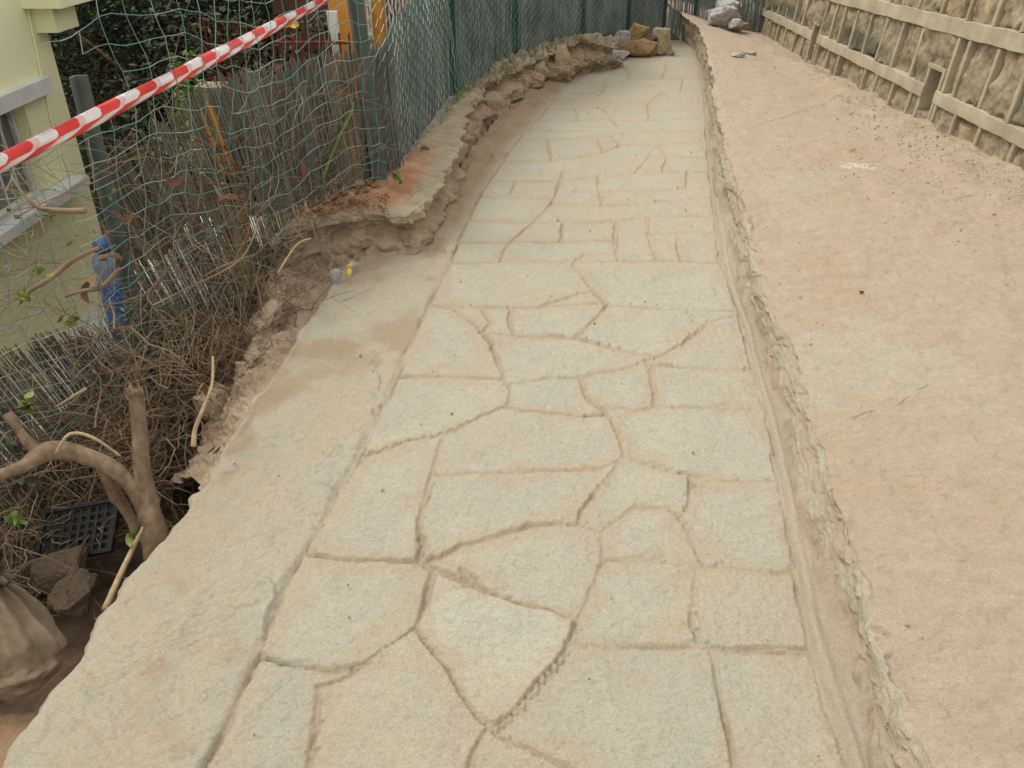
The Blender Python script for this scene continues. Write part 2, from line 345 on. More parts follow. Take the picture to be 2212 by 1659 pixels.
JOINTS = [
 [(690,1480),(685,1560),(665,1680)], [(560,1425),(640,1443),(720,1450),(790,1440),(850,1402),(900,1360),(920,1300),(935,1240)], [(1235,570),(1262,552),(1330,548)], [(1250,1138),(1300,1155)], [(1110,722),(1100,690),(1105,668)], [(1000,1232),(1036,1272)],
 [(670,1200),(800,1212),(905,1218)], [(905,1218),(905,1130),(915,1080),(930,1030),(955,955)],
 [(770,990),(850,965),(940,945),(1000,925),(1060,895),(1095,880)], [(1095,880),(1100,840),(1085,800),(1060,750),(1030,710),(980,670),(925,660)],
 [(845,822),(950,815),(1090,820)], [(905,1218),(950,1205),(1000,1180),(1070,1160),(1150,1140),(1200,1135),(1250,1138),(1300,1155)],
 [(930,1032),(1060,1022),(1180,1018),(1290,1012),(1330,1000),(1350,985)], [(1350,985),(1290,1060),(1255,1105),(1250,1138)],
 [(1350,985),(1340,960),(1310,905),(1270,860),(1250,812)], [(1095,880),(1120,890),(1200,900),(1310,905)],
 [(1350,985),(1400,1005),(1480,1030),(1560,1038),(1690,1042)], [(1300,1155),(1300,1220),(1270,1290),(1240,1350),(1225,1390),(1190,1450),(1130,1520),(1100,1560)],
 [(905,1218),(960,1240),(1030,1270),(1110,1300),(1180,1320),(1236,1345)], [(1300,1215),(1400,1215),(1500,1225),(1725,1240)],
 [(1500,1225),(1495,1300),(1490,1360),(1510,1400)], [(1228,1395),(1350,1390),(1500,1398),(1600,1405),(1750,1412)],
 [(1530,1400),(1555,1500),(1575,1600),(1595,1690)], [(900,1360),(920,1400),(960,1450),(1000,1510),(1040,1560),(1080,1600),(1180,1640),(1240,1665),(1260,1760)],
 [(1100,1560),(1050,1585),(1020,1640),(1005,1720)], [(690,1482),(740,1468),(800,1440)],
 [(1300,1155),(1330,1130),(1370,1100),(1440,1095),(1470,1130),(1500,1180),(1520,1222)], [(1480,1105),(1492,1060),(1490,1032)],
 [(1090,830),(1250,815),(1345,797),(1390,780),(1430,770),(1480,740),(1530,700),(1600,680)],
 [(1400,785),(1415,850),(1415,880),(1370,888),(1300,880),(1270,860)], [(1415,880),(1500,880),(1650,885)], [(1400,788),(1500,795),(1630,802)],
 [(1240,730),(1300,745),(1370,765),(1430,770)], [(1240,730),(1290,690),(1310,665)], [(1035,722),(1130,725),(1240,730)],
 [(1310,665),(1270,620),(1235,570)], [(925,660),(1060,668),(1170,665),(1310,660)], [(1170,662),(1240,640),(1280,632)],
 [(1310,665),(1400,668),(1500,672),(1595,675)], [(1235,570),(1330,568),(1420,565),(1560,568)], [(970,570),(1100,568),(1240,570)],
 [(1330,480),(1325,520),(1335,568)], [(1215,484),(1212,525)], [(995,525),(1100,525),(1212,525),(1325,520)], [(1100,525),(1150,484)],
 [(1020,480),(1150,482),(1280,480),(1400,470),(1546,465)], [(1395,505),(1546,503)], [(1400,470),(1395,505),(1420,565)],
 [(1150,482),(1190,440),(1210,395),(1215,372)], [(1045,430),(1185,432)], [(1195,440),(1300,445),(1400,440),(1540,430)],
 [(1060,392),(1210,392),(1370,375),(1535,372)], [(1370,375),(1400,340),(1420,310)], [(1300,445),(1290,385)],
 [(1090,350),(1190,350),(1300,332),(1340,315)], [(1118,305),(1250,300),(1320,295),(1340,315),(1400,312),(1530,305)],
 [(1190,350),(1180,303)], [(1420,310),(1440,338),(1530,342)], [(1160,262),(1290,260),(1400,262),(1525,255)],
 [(1250,260),(1240,235)], [(1190,237),(1300,235),(1335,275)], [(1430,200),(1450,215),(1520,222)], [(1400,262),(1400,225),(1430,200)],
 [(1210,206),(1330,200),(1430,202)], [(1245,182),(1400,172),(1520,170)], [(1430,172),(1440,140)], [(1300,145),(1400,150),(1515,150)], [(1360,174),(1350,148)],
 [(1300,200),(1310,176)],
 [(1040,672),(1058,700),(1035,724)], [(1240,415),(1400,412),(1533,405)], [(1140,285),(1260,283)], [(1380,286),(1525,283)], [(1440,338),(1432,372)], [(1200,220),(1300,218),(1400,222)], [(1440,240),(1522,238)], [(1260,190),(1420,187)], [(1290,160),(1360,160)], [(1330,130),(1510,133)], [(1470,200),(1476,171)], [(1480,405),(1486,372)], [(1100,430),(1112,392)], [(1300,330),(1292,300)], [(1470,568),(1462,503)], [(1080,568),(1095,525)], [(1430,672),(1440,770)][:0]+[(1480,672),(1500,700)],
 [(665,1680),(640,1800),(560,2050)], [(1595,1690),(1625,1850),(1640,2150)], [(1260,1760),(1310,1900),(1300,2150)], [(1005,1720),(960,1850),(900,2100)], [(560,1850),(900,1830),(960,1850),(1310,1900),(1625,1850),(1950,1870)], [(1260,1760),(1180,1800),(960,1850)],
]
def seg_dist(X, Y, lines):
    d = np.full(X.shape, 9.)
    for pl in lines:
        w = [P(a, b, 0) for a, b in pl]
        for a, b in zip(w[:-1], w[1:]):
            ex, ey = b.x-a.x, b.y-a.y; L = ex*ex+ey*ey+1e-9
            t = np.clip(((X-a.x)*ex+(Y-a.y)*ey)/L, 0, 1)
            d = np.minimum(d, np.hypot(X-a.x-t*ex, Y-a.y-t*ey))
    return d
def rows(y0, y1, k):
    n = int(math.log(y1/y0)/k); return y0*np.exp(np.linspace(0, math.log(y1/y0), n))
def spread(Y, cols, ns):
    """cols: list of (Xarr, Zarr); ns: subdivisions -> grids X,Z,U(index of strip + fraction)"""
    X = []; Z = []; U = []
    for i in range(len(cols)-1):
        for k in range(ns[i]+(1 if i == len(cols)-2 else 0)):
            f = k/ns[i]; X.append(cols[i][0]*(1-f)+cols[i+1][0]*f); Z.append(cols[i][1]*(1-f)+cols[i+1][1]*f); U.append(i+f+0*Y)
    return np.stack(X, 1), np.stack(Z, 1), np.stack(U, 1)

def build_path():
    Y = rows(.62, 10.6, .0030); o = np.ones_like(Y)
    jag = .014*fbm(Y*6, Y*0, s=3, o=5, g=.55)
    l0 = L0(Y)+jag*ss(4.2, 3.8, Y)*1.0
    X, Z, U = spread(Y, [(l0-.03, -.75*o), (l0-.012, -.09*o), (l0-.004, -.012*o), (l0+.01, 0*o), (L1(Y), 0*o), (R1(Y), 0*o), (R2(Y)+.03, 0*o)], [6, 5, 3, 84, 300, 22])
    YY = np.repeat(Y[:, None], X.shape[1], 1)
    wx = X+.005*fbm(X*7, YY*7, s=11)+.0016*fbm(X*40, YY*40, s=12); wy = YY+.005*fbm(X*7+9, YY*7, s=13)+.0016*fbm(X*40, YY*40, s=14)
    d = seg_dist(wx, wy, JOINTS)
    dl = np.abs(wx-L1(YY)); dr = np.abs(wx-R1(YY))
    pav = (U >= 4) & (U <= 5.0)
    dj = np.minimum(d, np.minimum(dl, dr))
    # per-stone labels
    cell = (dj > .007) & pav
    full = X.shape; cell = cell[::3, ::3]
    lab = np.where(cell, np.arange(cell.size).reshape(cell.shape)+1, 0)
    for _ in range(700):
        a = lab.copy()
        a[1:] = np.maximum(a[1:], lab[:-1]); a[:-1] = np.maximum(a[:-1], lab[1:])
        a[:, 1:] = np.maximum(a[:, 1:], lab[:, :-1]); a[:, :-1] = np.maximum(a[:, :-1], lab[:, 1:])
        a = np.where(cell, a, 0)
        if np.array_equal(a, lab): break
        lab = a
    lab = np.repeat(np.repeat(lab, 3, 0), 3, 1)[:full[0], :full[1]]
    h1 = ((lab*2654435761) % 1000)/1000.; h2 = ((lab*40503) % 997)/997.; h3 = ((lab*9301+49297) % 991)/991.
    wob = .5+.5*fbm(X*5, YY*5, s=21, o=3)
    width = (.0045+.0085*np.clip(wob, 0, 1)**1.4)*(1+.03*np.clip(YY-1.5, 0, 8))*.85
    stone = ss(width*.75, width*1.15, dj)*pav
    far = ss(9, 3, YY)
    rel = .0075*stone*(.25+1.2*h1)+.018*(h2-.5)*stone*np.clip((X-L1(YY))/1.3-.5, -.5, .5)+.008*(h3-.5)*stone*.4
    ter = terr(fbm(X*5+h2*9, YY*5, s=36, o=6, g=.6)*3.2+h1*5, .22)
    nz = .0020*fbm(X*14, YY*14, s=31, o=7, g=.68)+.0022*(ter-h1*5)*ss(8, 4, YY)+.0013*fbm((X+YY*.6)*70, (YY-X*.6)*40, s=33, o=4, g=.7)+.004*fbm(X*2.5, YY*2.5, s=35, o=2)
    groove = -.0048*np.exp(-(dj/(width*.8))**2)*pav*(.4+.9*np.clip(wob, 0, 1))
    slab = (U > 3) & (U < 4)
    slabn = .007*fbm(X*6, YY*6, s=41, o=8, g=.66)+.0035*terr(fbm(X*4, YY*3, s=42, o=6, g=.6)*3, .2)
    chips = ss(.12, .04, np.abs(dl)+.04*fbm(X*20, YY*20, s=46, o=3))*slab*ss(.10, .16, fbm(X*7, YY*4, s=45, o=3))*ss(4.6, 4, YY)
    Z = Z+np.where(pav, rel+nz+groove, 0)+np.where(slab, slabn*ss(3, 3.06, U)+.012*chips-.010*np.exp(-(dl/.012)**2), 0)
    Z = Z+np.where(U > 5, .006*fbm(X*10, YY*4, s=51, o=4)-.006*np.sin((U-5)*math.pi)+.004*np.exp(-((U-5.45+.15*fbm(YY*1.5, YY*0, s=52))/.09)**2), 0)
    # loose dirt heaped against the ledge on the far left strip
    dirt = slab*ss(3.7, 4.6, YY)*ss(.9, .25, U-3)
    Z = Z+dirt*(.03+.02*fbm(X*8, YY*8, s=61))
    X = X+np.where(U < 3, .012*fbm(YY*14, Z*14, s=71, o=3), 0)
    jm = np.where(pav, ss(width*1.8, width*.5, dj)*(.35+.5*np.clip(wob, 0, 1)), 0)
    film = np.where(pav, 1.0*ss(.040, .013, dj+.044*fbm(X*6, YY*6, s=81, o=5, g=.6)-.012)+.55*ss(.15, .6, fbm(X*2.6, YY*2.6, s=82, o=6, g=.6)+.25*ss(.3, 1, (X-L1(YY))/1.3))+.35*ss(4.5, 8, YY), 0)
    film = np.where(slab, .5+.5*ss(-.4, .4, fbm(X*3.4, YY*3.4, s=83, o=6, g=.6)), film)*np.where(slab, 1-.9*chips, 1)
    film = np.where(U >= 5, .85, film)
    earth = np.where(slab, np.clip(ss(3.75, 4.5, YY+.25*fbm(X*5, YY*5, s=91))*ss(1.05, .6, U-3)+.0, 0, 1), 0)
    earth = np.maximum(earth, np.where(slab, .75*ss(.05, .6, fbm(X*3, YY*3, s=92, o=5)), 0))
    earth = np.maximum(earth, np.where(U < 3, .5, 0)); earth = np.maximum(earth, np.where(U > 5, .12, 0))
    o = grid_mesh('path', X, YY, Z, M['path'], dict(joint=jm, tone=h1, film=np.clip(film, 0, 1), earth=earth))
    props(o, kind='structure')
build_path()

def build_bank():
    Y = rows(.5, 12.5, .0034); o = np.ones_like(Y)
    r2, r3 = R2(Y), R3(Y); w = r3-r2
    zt = ztop(Y); jog = .012*fbm(Y*5, Y*0, s=103, o=5, g=.6)
    X, Z, U = spread(Y, [(r2-.02, -.03*o), (r2+w*.25, zt*.30), (r2+w*.72+jog*.5, zt*.86), (r3+jog, zt), (r3+jog+.03, zt+.004), (XW(Y)+.06, zwall(Y))], [5, 26, 16, 6, 230])
    YY = np.repeat(Y[:, None], X.shape[1], 1)
    face = (U < 3.0); fm = ss(0, .5, U)*ss(3.6, 2.9, U)
    X = X+fm*(.006*fbm(YY*7, Z*20, s=111, o=6, g=.65)+.007*terr(fbm(YY*3, Z*7, s=112, o=5, g=.6)*2.5, .2))
    top = ss(3.0, 4.2, U)
    Z = Z+top*(.006*fbm(X*3, YY*3, s=121, o=5)+.0035*fbm(X*22, YY*22, s=122, o=5, g=.7)*ss(8, 3, YY)+.0022*terr(fbm(X*5, YY*5, s=128, o=6, g=.6)*3, .2))
    Z = Z+fm*(.010*fbm(X*14, YY*10, s=123, o=4))
    # lip chipping
    lip = np.exp(-((U-3.3)/.7)**2); Z = Z-lip*.012*terr(2*np.maximum(0, fbm(YY*9, X*9, s=124, o=5)), .3)
    cr = seg_dist_z(X+.01*fbm(X*12, YY*12, s=125), YY+.01*fbm(X*12, YY*12, s=126), [[(1850,842),(1900,832),(1950,822),(2020,795)], [(1640,268),(1700,250),(1780,218),(1840,188)], [(2060,434),(2110,432)], [(1905,1410),(1890,1360),(1860,1310)], [(1800,600),(1850,596)]], .24)
    crm = ss(.007, .001, cr)*top*ss(-.5, .1, fbm(X*9, YY*9, s=129))
    Z = Z-.006*crm+.006*ss(.03, .0, cr)*top*(YY > 0)
    nearwall = ss(.5, .1, XW(YY)-X); Z = Z+nearwall*(.02+.02*fbm(X*5, YY*5, s=127, o=4))
    film = np.where(U < 3.2, .9*ss(-.35, .25, fbm(YY*2.2, Z*22, s=131, o=5))*ss(.35, .9, U)*ss(3.2, 2.7, U), 0)
    pp = P(1830, 760, .22); q = np.hypot((X-pp.x)/.42, (YY-pp.y)/.30)
    q2 = P(1720, 400, .25); e2 = np.hypot((X-q2.x)/.35, (YY-q2.y)/.5)
    film = np.maximum(film, top*np.maximum(.8*ss(1.15, .45, q+.5*fbm(X*6, YY*6, s=132, o=4)), .35*ss(1.1, .3, e2+.5*fbm(X*5, YY*5, s=133, o=4))))
    c = P(1862, 333, .30); ch = ss(1.1, .3, np.hypot((X-c.x)/.09, (YY-c.y)/.07)+.6*fbm(X*40, YY*40, s=134, o=3))
    o = grid_mesh('earth_bench', X, YY, Z, M['bank'], dict(film=np.clip(film, 0, 1), chalk=ch*.5, joint=np.clip(crm, 0, 1)))
    props(o, kind='structure')
def seg_dist_z(X, Y, lines, z):
    d = np.full(X.shape, 9.)
    for pl in lines:
        w = [P(a, b, z) for a, b in pl]
        for a, b in zip(w[:-1], w[1:]):
            ex, ey = b.x-a.x, b.y-a.y; L = ex*ex+ey*ey+1e-9
            t = np.clip(((X-a.x)*ex+(Y-a.y)*ey)/L, 0, 1)
            d = np.minimum(d, np.hypot(X-a.x-t*ex, Y-a.y-t*ey))
    return d
build_bank()

# ------------------------------------------------------------------ right stone wall with raised mortar grid
BAT = .10
wn_ = Vector((1, -.035, -BAT)).normalized()        # plane X = 2.66+.035(Y-4) + BAT*z
wA = Vector((2.66, 4.0, 0.0))
def wallpt(Yv, h, out):                             # out>0 towards the path
    return np.array([2.66+.035*(Yv-4)+BAT*h-out, Yv, h])
def wallhit(px, py): p = hit(px, py, wA, wn_); return p.y, p.z
def zx(zx_, zy_): return wallhit(1659+zx_/4, zy_/4)   # coordinates read off an enlargement
b1a, b1b = zx(100, 175), zx(2100, 1160)
b2a, b2b = zx(900, 50), zx(2150, 365)
def h1(Y): return b1a[1]+(np.asarray(Y)-b1a[0])*(b1b[1]-b1a[1])/(b1b[0]-b1a[0])
def h2(Y): return b2a[1]+(np.asarray(Y)-b2a[0])*(b2b[1]-b2a[1])/(b2b[0]-b2a[0])
print('bands', b1a, b1b, b2a, b2b, h2(5)-h1(5), h2(9)-h1(9))
def ribs_from(xs, fn_y):
    out = []
    for xz in xs:
        out.append(fn_y(xz))
    return sorted(out)
c1 = [(30,165),(95,195),(160,225),(240,270),(310,300),(440,365),(530,400),(620,450),(850,560),(950,615),(1090,690),(1245,770),(1460,880),(1630,960),(1840,1070),(2130,1225)]
c2 = [(80,110),(150,140),(220,170),(290,205),(450,270),(530,300),(600,335),(700,375),(815,430),(930,490),(1060,550),(1225,625),(1520,730),(1600,790),(1820,900),(2065,1030)]
c3 = [(1160,40),(1290,80),(1480,130),(1700,180),(1930,235),(2170,300)]
R_1 = sorted(zx(*c)[0] for c in c1); R_2 = sorted(zx(*c)[0] for c in c2); R_3 = sorted(zx(*c)[0] for c in c3)
def extend(L, y0, y1, st=.29):
    L = list(L)
    while L[0] > y0: L.insert(0, L[0]-st*rng.uniform(.8, 1.2))
    while L[-1] < y1: L.append(L[-1]+st*rng.uniform(.8, 1.2))
    return L
WY0, WY1 = 2.6, 14.0
R_1 = extend(R_1, WY0, WY1); R_2 = extend(R_2, WY0, WY1); R_3 = extend(R_3, WY0, WY1)
sl1 = (zx(1385, 800)[0], zx(1440, 820)[0]); s1a, s1b = min(zx(1350,740)[0], zx(1470,740)[0]), max(zx(1350,740)[0], zx(1470,740)[0])
s1lo, s1hi = zx(1340, 970)[1], zx(1460, 610)[1]
s2a, s2b = min(zx(375,330)[0], zx(425,330)[0]), max(zx(375,330)[0], zx(425,330)[0])
s2lo, s2hi = zx(345, 520)[1], zx(410, 215)[1]
SLOTS = [(s1a, s1b, s1lo, s1hi), (s2a, s2b, s2lo, s2hi)]
print('slots', SLOTS)
def build_wall():
    root = empty('stone_wall', (float(XW(6)), 6, 0))
    props(root, 'battered retaining wall of rough mossy stone behind a raised mortar grid', 'retaining wall')
    Ys = rows(WY0, WY1, .0022); hs = np.linspace(-.05, 2.2, 190)
    YY, HH = np.meshgrid(Ys, hs, indexing='ij')
    a1, a2 = h1(YY), h2(YY); pitch = a2-a1
    course = np.where(HH < a1, 0, np.where(HH < a2, 1, np.where(HH < a2+.5, 2, 3)))
    out = np.zeros_like(YY); tone = np.zeros_like(YY); edge = np.full_like(YY, 9.)
    for c, L in ((0, R_1), (1, R_2), (2, R_3), (3, [y+.13 for y in R_3])):
        L = np.array(L); i = np.clip(np.searchsorted(L, YY), 1, len(L)-1)
        lo, hi = L[i-1], L[i]; m = course == c
        r = _h(i, np.int64(c)+0*i, 0*i, 77); r2 = _h(i, np.int64(c)+0*i, 0*i, 78); r3 = _h(i, np.int64(c)+0*i, 0*i, 79)
        cy = (lo+hi)/2+(r-.5)*.05; wv = (hi-lo)/2*(.86+.25*r2)
        bot = {0: a1-.45, 1: a1, 2: a2, 3: a2+.5}[c]; hgt = {0: .45, 1: a2-a1, 2: .5, 3: .9}[c]
        v = (HH-bot)/hgt
        ex = np.abs(YY-cy)/wv; ey = np.abs(v-.52-(r3-.5)*.15)*2.05
        e = (ex**6+ey**6)**(1/6)+.20*fbm(YY*7, HH*7, s=201, o=4)
        bul = ss(1.02, .86, e)
        out = np.where(m, -.060+bul*(.034+.020*r)+(r2-.5)*.10*(YY-cy), out); tone = np.where(m, r3, tone); edge = np.where(m, e, edge)
    out = out+.008*fbm(YY*8, HH*8, s=205, o=6, g=.62)+.005*terr(fbm(YY*4, HH*4, s=206, o=5, g=.6)*3, .2)
    for (ya, yb, lo, hi) in SLOTS:
        out = np.where((YY > ya) & (YY < yb) & (HH > lo) & (HH < hi), -.34, out)
    moss = .28*ss(.75, 1.1, edge)+.38*ss(.35, .0, np.abs(HH-a1-.12)/.4)*(course == 1)+.22*ss(.2, 1., HH-a2+.3)+.15*fbm(YY*2, HH*2, s=207, o=3)
    X = XW(YY)+BAT*HH-out
    o = grid_mesh('stone_infill', X, YY, HH, M['wall'], dict(tone=tone, moss=moss), root)
    # mortar bands (rough edged strips with real depth)
    def strip(f0, f1, lst, nm, along_y=True):
        pass
    band = MB()
    def bandrun(fc, half, y0, y1):
        n = int((y1-y0)/.035)+2; ys = np.linspace(y0, y1, n)
        up = half+.004*fbm(ys*6, ys*0, s=211); dn = half+.004*fbm(ys*6, ys*0+5, s=213)
        pr = .004+.002*fbm(ys*5, ys*0, s=215)
        vs = []
        for k in range(n):
            c = float(fc(ys[k])); y = ys[k]
            for h, o in ((c-dn[k]-.004, -.07), (c-dn[k], pr[k]-.003), (c-dn[k]+.004, pr[k]), (c, pr[k]+.001), (c+up[k]-.004, pr[k]), (c+up[k], pr[k]-.003), (c+up[k]+.004, -.07)):
                vs.append(tuple(wallpt(y, h, o)))
        fs = [(k*7+j, k*7+j+1, (k+1)*7+j+1, (k+1)*7+j) for k in range(n-1) for j in range(6)]
        fs += [tuple(range(7)), tuple((n-1)*7+j for j in range(7))[::-1]]
        band.add(vs, fs)
    ye = [WY0]+[v for (a, b, lo, hi) in sorted(SLOTS) for v in (a, b)]+[WY1]
    for k in range(0, len(ye), 2): bandrun(h1, .040, ye[k], ye[k+1])
    bandrun(h2, .048, WY0, WY1); bandrun(lambda y: h2(y)+.52, .05, WY0, WY1)
    band.build('mortar_band', M['joint'], root, False)
    rib = MB()
    def ribrun(y, lo, hi, w, lean=0., deep=-.08):
        n = max(4, int((hi-lo)/.03)); hs_ = np.linspace(lo, hi, n); sd_ = rng.random()*50
        l = w/2+.004*fbm(hs_*16+sd_, hs_*0); r = w/2+.004*fbm(hs_*16+sd_, hs_*0+7); vs = []
        for k in range(n):
            yy = y+lean*(hs_[k]-lo)
            for dy, o in ((-l[k]-.003, deep), (-l[k], -.004), (-l[k]+.006, .0015), (r[k]-.006, .0015), (r[k], -.004), (r[k]+.003, deep)):
                vs.append(tuple(wallpt(yy+dy, hs_[k], o)))
        rib.add(vs, [(k*6+j, k*6+j+1, (k+1)*6+j+1, (k+1)*6+j) for k in range(n-1) for j in range(5)])
    for y in R_1: ribrun(y, float(zwall(y))-.02, float(h1(y))-.040, rng.uniform(.026, .034), rng.uniform(-.05, .05))
    for y in R_2: ribrun(y, float(h1(y))+.040, float(h2(y))-.054, rng.uniform(.028, .038), rng.uniform(-.05, .05))
    for y in R_3: ribrun(y, float(h2(y))+.054, float(h2(y))+.472, rng.uniform(.028, .038), rng.uniform(-.05, .05))
    for y in R_3: ribrun(y+.13, float(h2(y))+.566, 2.2, rng.uniform(.028, .038))
    for (ya, yb, lo, hi) in SLOTS:
        ribrun(ya-.014, lo-.05, hi+.03, .034, 0, -.33); ribrun(yb+.014, lo-.05, hi+.03, .034, 0, -.33)
        A = wallpt(ya-.03, hi+.002, .0); B = wallpt(yb+.03, hi+.002, .0)
        c = (A+B)/2; rib.box(c+np.array([.165, 0, .012]), (.168, 0, 0), (0, (yb-ya)/2+.03, 0), (0, 0, .012))
    rib.build('mortar_rib', M['joint'], root, False)
    mb = MB(); mb.box((float(XW(8))+.8, 8.3, 1.0), (.42, .2, 0), (0, 5.6, 0), (0, 0, 1.25)); mb.build('core', M['wall'], root)
build_wall()

# ------------------------------------------------------------------ left: low ledge under the fence, broken at its near end
def build_ledge():
    # stations near->far: lip pixel, back pixel (fence foot side), lip height
    st = [((557,548),(560,520),.10), ((572,525),(575,480),.14), ((603,490),(600,462),.19), ((663,476),(655,446),.20), ((738,461),(700,425),.2), ((815,457),(745,405),.2), ((888,462),(800,395),.2),
          ((923,430),(835,378),.2), ((953,375),(868,350),.2), ((988,317),(905,300),.21), ((1003,250),(945,240),.22), ((1028,215),(975,200),.23),
          ((1050,186),(1008,170),.26), ((1106,150),(1070,140),.28), ((1156,118),(1120,112),.3), ((1210,98),(1190,92),.32), ((1261,82),(1250,76),.33), ((1300,86),(1296,74),.3), ((1340,96),(1335,86),.22)]
    lip = [P(a[0], a[1], z) for a, b, z in st]; back = [P(b[0], b[1], z+.03) for a, b, z in st]
    # resample
    def res(pts, n):
        L = [0]
        for a, b in zip(pts[:-1], pts[1:]): L.append(L[-1]+(b-a).length)
        t = np.linspace(0, L[-1], n); return np.stack([np.interp(t, L, [p[i] for p in pts]) for i in range(3)], 1), t
    n = 700; A, t = res(lip, n)
    idx = np.linspace(0, 1, len(st))
    L = [0]
    for a, b in zip(lip[:-1], lip[1:]): L.append(L[-1]+(b-a).length)
    B = np.stack([np.interp(t, L, [p[i] for p in back]) for i in range(3)], 1)
    T = np.gradient(A, axis=0); T[:, 2] = 0; T /= np.linalg.norm(T, axis=1)[:, None]
    for _ in range(12): T[1:-1] = (T[:-2]+T[1:-1]*2+T[2:])/4
    T /= np.linalg.norm(T, axis=1)[:, None]
    N = np.stack([T[:, 1], -T[:, 0], 0*T[:, 0]], 1)      # outward, towards the path
    back2 = A*0+B-N*.10
    prof = [('A', -.02, -.55), ('A', .05, -.30), ('A', .035, -.16), ('A', -.055, -.10), ('A', -.03, -.062), ('A', .0, -.048), ('A', .004, -.015), ('A', -.012, 0)]
    cols = []
    for k, (w_, on, dz) in enumerate(prof):
        cols.append(A+N*on+np.array([0, 0, dz]))
    cols.append(B); cols.append(back2+np.array([0, 0, -.02])); cols.append(back2-N*.12+np.array([0, 0, -.7]))
    ns = [18, 18, 14, 8, 6, 8, 6, 50, 26, 12]
    G = []; U = []
    for i in range(len(cols)-1):
        for k in range(ns[i]+(1 if i == len(cols)-2 else 0)):
            f = k/ns[i]; G.append(cols[i]*(1-f)+cols[i+1]*f); U.append(i+f+np.zeros(n))
    G = np.stack(G, 1); U = np.stack(U, 1); tt = np.repeat(t[:, None], G.shape[1], 1)
    face = ss(7.1, 6.2, U)
    rub = ss(3.1, 3.9, tt)                              # rubble takes over beyond here
    x, y, z = G[..., 0].copy(), G[..., 1].copy(), G[..., 2].copy()
    amp = (.026+.026*rub)*ss(7.4, 6.0, U)
    nz = fbm(tt*7, z*9, s=301, o=7, g=.62)+.25*terr(fbm(tt*5, z*7, s=308, o=5, g=.6)*3, .15)*ss(5.5, 4.5, U); lump = np.maximum(0, fbm(tt*5, z*8, s=302, o=2))
    G[..., 0] += N[:, 0:1]*(amp*nz+.03*rub*(lump-.8)*face); G[..., 1] += N[:, 1:2]*(amp*nz+.03*rub*(lump-.8)*face)
    jog = (.016*fbm(tt*6, tt*0, s=303, o=5, g=.55))*np.exp(-((U-6.5)/1.8)**2)
    G[..., 0] += N[:, 0:1]*jog; G[..., 1] += N[:, 1:2]*jog
    G[..., 2] += (.006*fbm(x*8, y*8, s=304, o=7, g=.65)+.004*terr(fbm(x*5, y*5, s=310, o=4)*2, .2))*ss(6.5, 7.3, U)+.06*rub*fbm(x*13, y*13, z*13, s=305, o=6, g=.65)*np.exp(-((U-7)/1.2)**2)
    clay = ss(2.2, 1.3, tt+.3*fbm(x*6, y*6, s=306))*ss(7.1, 7.5, U)*(tt > .25)
    t_ = NT("ledge mortar and clay", .95)
    n1 = t_.noise(9, 8, .65); fine = t_.noise(90, 5, .8)
    conc = t_.ramp(n1, [(.3, (.27, .215, .14)), (.5, (.36, .295, .20)), (.7, (.43, .36, .26))])
    drt = t_.ramp(n1, [(.3, (.21, .14, .085)), (.5, (.35, .25, .165)), (.7, (.45, .34, .235))])
    red = t_.ramp(n1, [(.3, (.33, .145, .07)), (.55, (.44, .23, .125)), (.75, (.46, .30, .19))])
    c = t_.mix(t_.attr('soilmask'), conc, drt); c = t_.mix(t_.attr('clay'), c, red)
    c = t_.mix(t_.math('MULTIPLY', t_.ramp(fine, [(.3, 1.), (.5, 0.)]), .5), c, (.13, .09, .055))
    bb = t_.bump(t_.noise(34, 6, .75), .6, .012); t_.bump(fine, .5, .003, bb); t_.col(c)
    soil = ss(5.0, 4.2, U+.6*fbm(tt*9, z*9, s=307, o=3))*(1-.35*rub)
    o = grid_mesh('low_wall', G[..., 0], G[..., 1], G[..., 2], t_.m, dict(clay=clay, soilmask=np.clip(soil, 0, 1)))
    props(o, 'low broken mortar and rubble kerb wall along the fence foot', 'low wall')
build_ledge()

def patch(name, rowsP, nu, nv, amp, m, seed, kind='structure', fine=1.0):
    """bilinear loft of world-point rows (each row the same number of points)"""
    R = np.array([[list(p) for p in r] for r in rowsP])         # (r, c, 3)
    def up(A, n, axis):
        k = A.shape[axis]; s = np.linspace(0, k-1, n); i = np.minimum(s.astype(int), k-2); f = s-i; f = f
        a = np.take(A, i, axis); b = np.take(A, i+1, axis)
        sh = [1]*A.ndim; sh[axis] = n; f = f.reshape(sh); return a*(1-f)+b*f
    G = up(up(R, nu, 0), nv, 1)
    for _ in range(4): G[1:-1, 1:-1] = (G[:-2, 1:-1]+G[2:, 1:-1]+G[1:-1, :-2]+G[1:-1, 2:])/4
    du = np.gradient(G, axis=0); dv = np.gradient(G, axis=1); Nn = np.cross(du, dv); Nn /= np.linalg.norm(Nn, axis=-1)[..., None]+1e-9
    if Nn[..., 2].mean() < 0: Nn = -Nn
    e = np.minimum.reduce([np.linspace(0, 1, nu)[:, None]*8+0*G[..., 0], 8*(1-np.linspace(0, 1, nu))[:, None]+0*G[..., 0]]); e = np.clip(e, .25, 1)
    nz = fbm(G[..., 0]*5, G[..., 1]*5, G[..., 2]*5, s=seed, o=8, g=.66)
    ridge = np.abs(fbm(G[..., 0]*9, G[..., 1]*9, G[..., 2]*9, s=seed+9, o=3))
    G = G+Nn*((amp*nz-amp*.6*ridge)*e)[..., None]
    o = grid_mesh(name, G[..., 0], G[..., 1], G[..., 2], m); props(o, kind=kind); return o
